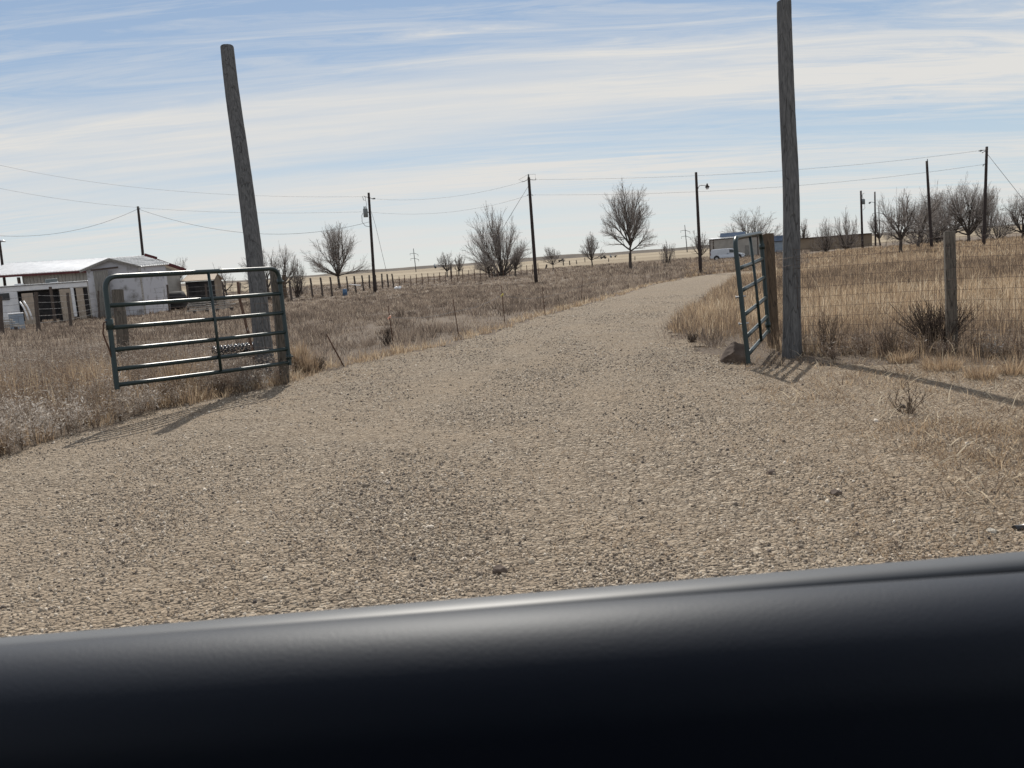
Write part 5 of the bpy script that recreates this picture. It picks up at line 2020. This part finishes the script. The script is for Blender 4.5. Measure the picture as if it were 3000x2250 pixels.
b.poly([A, B, B + fb2[2] * 2.3 + Vector((0, 0, 1)), A + fb2[2] * 2.3 + Vector((0, 0, 1))], .1, (0, -.4, 1))
b.build('roof', M['blue_roof'], bl)

# farm machines on the horizon


def machine(px, py, D, wpx, hpx, label, kind=0):
    s_ = D / F
    o_ = P(px, py, D)
    base = Vector((o_.x, o_.y, o_.z - hpx * s_))
    rg, bk = Vector((1, 0, 0)), Vector((0, 1, 0))
    fr__ = (base, rg, bk)
    W, H = wpx * s_, hpx * s_
    root = thing('farm_machine', base, label, 'farm machine', 'farm machines on the horizon')
    b = MB()
    if kind == 0:
        lbox(b, fr__, -W * .5, W * .5, 0, 2, H * .55, H * .75)
        lbox(b, fr__, -W * .5, -W * .42, 0, 2, H * .3, H * 1.3)
    else:
        lbox(b, fr__, -W * .5, W * .3, 0, 2, H * .3, H * .8)
        lbox(b, fr__, W * .05, W * .38, 0, 2, H * .8, H * 1.15)
    b.build('machine_body', M['steel_blue' if kind == 0 else 'dark'], root)
    for t in (-.38, .3):
        b = MB()
        c = base + rg * W * t + Vector((0, 0, H * .25))
        b.tube([c, c + bk * .5], H * .32, 12)
        b.build('wheel', M['tyre'], root)
    b = MB()
    b.bar(base + rg * W * .3 + Vector((0, 0, H * .6)), base + rg * W * .62 + Vector((0, 0, H * .5)), .2, .25)
    b.build('hitch', M['dark'], root)


machine(1288, 776, 300, 34, 9, 'low blue grey machine on the horizon above the pair of thin trees', 0)
machine(1645, 759, 300, 17, 8, 'small dark machine on the horizon left of the medium tree', 1)
machine(1768, 750, 300, 16, 8, 'small dark machine on the horizon between the medium and tallest trees', 1)
machine(1797, 747, 300, 18, 7, 'flat dark machine on the horizon beside the tallest tree', 0)

# ------------------------------------------------------------------ the car the photo is taken from
car = thing('car', (0, 0.9, 0.0), 'dark car interior filling the foreground, sunlit dashboard rim and hood edge beyond', 'car')
dm, t, bs = newmat('dashboard_vinyl')
bs.inputs['Base Color'].default_value = (0.0020, 0.0046, 0.0125, 1)
bs.inputs['Roughness'].default_value = 0.56
bs.inputs['Specular Tint'].default_value = (0.92, 0.96, 1.0, 1)
bs.inputs['Specular IOR Level'].default_value = 0.36
tcn = N(t, 'ShaderNodeTexCoord')
nz = N(t, 'ShaderNodeTexNoise', i_Scale=420.0, i_Detail=3.0)
t.links.new(tcn.outputs['Object'], nz.inputs['Vector'])
bpn = N(t, 'ShaderNodeBump')
bpn.inputs['Strength'].default_value = 0.15
bpn.inputs['Distance'].default_value = 0.002
t.links.new(nz.outputs[0], bpn.inputs['Height'])
t.links.new(bpn.outputs[0], bs.inputs['Normal'])


def dash():
    """rolled dashboard edge: cross-section swept across the car"""
    b = MB()
    vs, fs = [], []
    cols = 60
    R_ = 0.070
    n = 0
    for i in range(cols + 1):
        t_ = -0.9 + 2.9 * i / cols
        px = 3000 * t_
        py = 1890 - 214 * t_ - 5 * math.sin(max(0, min(1, t_)) * math.pi)
        d0 = 0.70
        e = P(px, py, d0)                       # rim as seen
        sec = []
        phi_t = R(-24)
        c = e - Vector((0, -math.sin(phi_t), math.cos(phi_t))) * R_
        sec += [c + Vector((0, 0.34, -0.17)), c + Vector((0, 0.13, -0.005)), c + Vector((0, 0.07, 0.034))]
        for k in range(15):
            ph = R(-35) + R(35 + 84) * k / 14
            sec.append(c + Vector((0, -math.sin(ph), math.cos(ph))) * R_)
        for k in range(1, 8):
            sec.append(sec[17] + Vector((0, -0.006 * k, -0.065 * k)))
        n = len(sec)
        vs += sec
    for i in range(cols):
        for k in range(n - 1):
            fs.append((i * n + k, i * n + k + 1, (i + 1) * n + k + 1, (i + 1) * n + k))
    b.add(vs, fs, True)
    return b


dash().build('dashboard', dm, car)
hm = mat('grey_hood_paint', (0.05, 0.054, 0.06), (0.06, 0.064, 0.07), 3, 0.50, 0.4)


def hood():
    b = MB()
    vs, fs = [], []
    cols = 50
    n = 0
    for i in range(cols + 1):
        t_ = -0.8 + 2.5 * i / cols
        px = 3000 * t_
        py = 1891 - 253 * t_
        e = P(px, py, 1.25)
        sec = [e + Vector((0, .45, -.30)), e + Vector((0, .10, -.035)), e + Vector((0, .05, -.008)), e, e + Vector((0, -.012, -.004)), e + Vector((0, -.018, -.010)), e + Vector((0, -.016, -.014))]
        n = len(sec)
        vs += sec
    for i in range(cols):
        for k in range(n - 1):
            fs.append((i * n + k, i * n + k + 1, (i + 1) * n + k + 1, (i + 1) * n + k))
    b.add(vs, fs, True)
    return b


hood().build('hood', hm, car)
b = MB()
e0, e1 = P(-2400, 1891 + 253 * 0.8, 1.25), P(5100, 1891 - 253 * 1.7, 1.25)
b.bar(e0 + Vector((0, -.012, -.119)), e1 + Vector((0, -.012, -.119)), 0.03, 0.215, side=(0, 1, 0))
b.build('gap_shade', M['shade_black'], car)  # black strip painting the shaded gap between hood and dashboard
b = MB()
b.box((0, -0.70, 1.50), (0.95, 0, 0), (0, 0.98, 0), (0, 0, 0.03))
b.build('roof', dm, car, bevel=0.02)  # unseen roof added to keep sky light off the dashboard
b = MB()
b.box((0, -1.35, 0.75), (0.85, 0, 0), (0, 0.12, 0), (0, 0, 0.5))
b.box((0, -1.05, 0.35), (0.85, 0, 0), (0, 0.30, 0), (0, 0, 0.12))
b.build('rear_seat_blocker', dm, car, bevel=0.05)  # unseen seat added behind to darken what the dashboard reflects
b = MB()
b.box((0, -0.45, 0.22), (1.24, 0, 0), (0, 1.12, 0), (0, 0, 0.03))
b.build('floor_blocker', M['shade_black'], car)  # unseen floor added to block sunlit ground bouncing onto the dashboard
for sx in (-1, 1):
    b = MB()
    b.box((1.27 * sx, -0.45, 0.56), (0.025, 0, 0), (0, 1.12, 0), (0, 0, 0.34))
    b.build('door', M['shade_black'], car)  # unseen side panel added to keep ground light off the dashboard
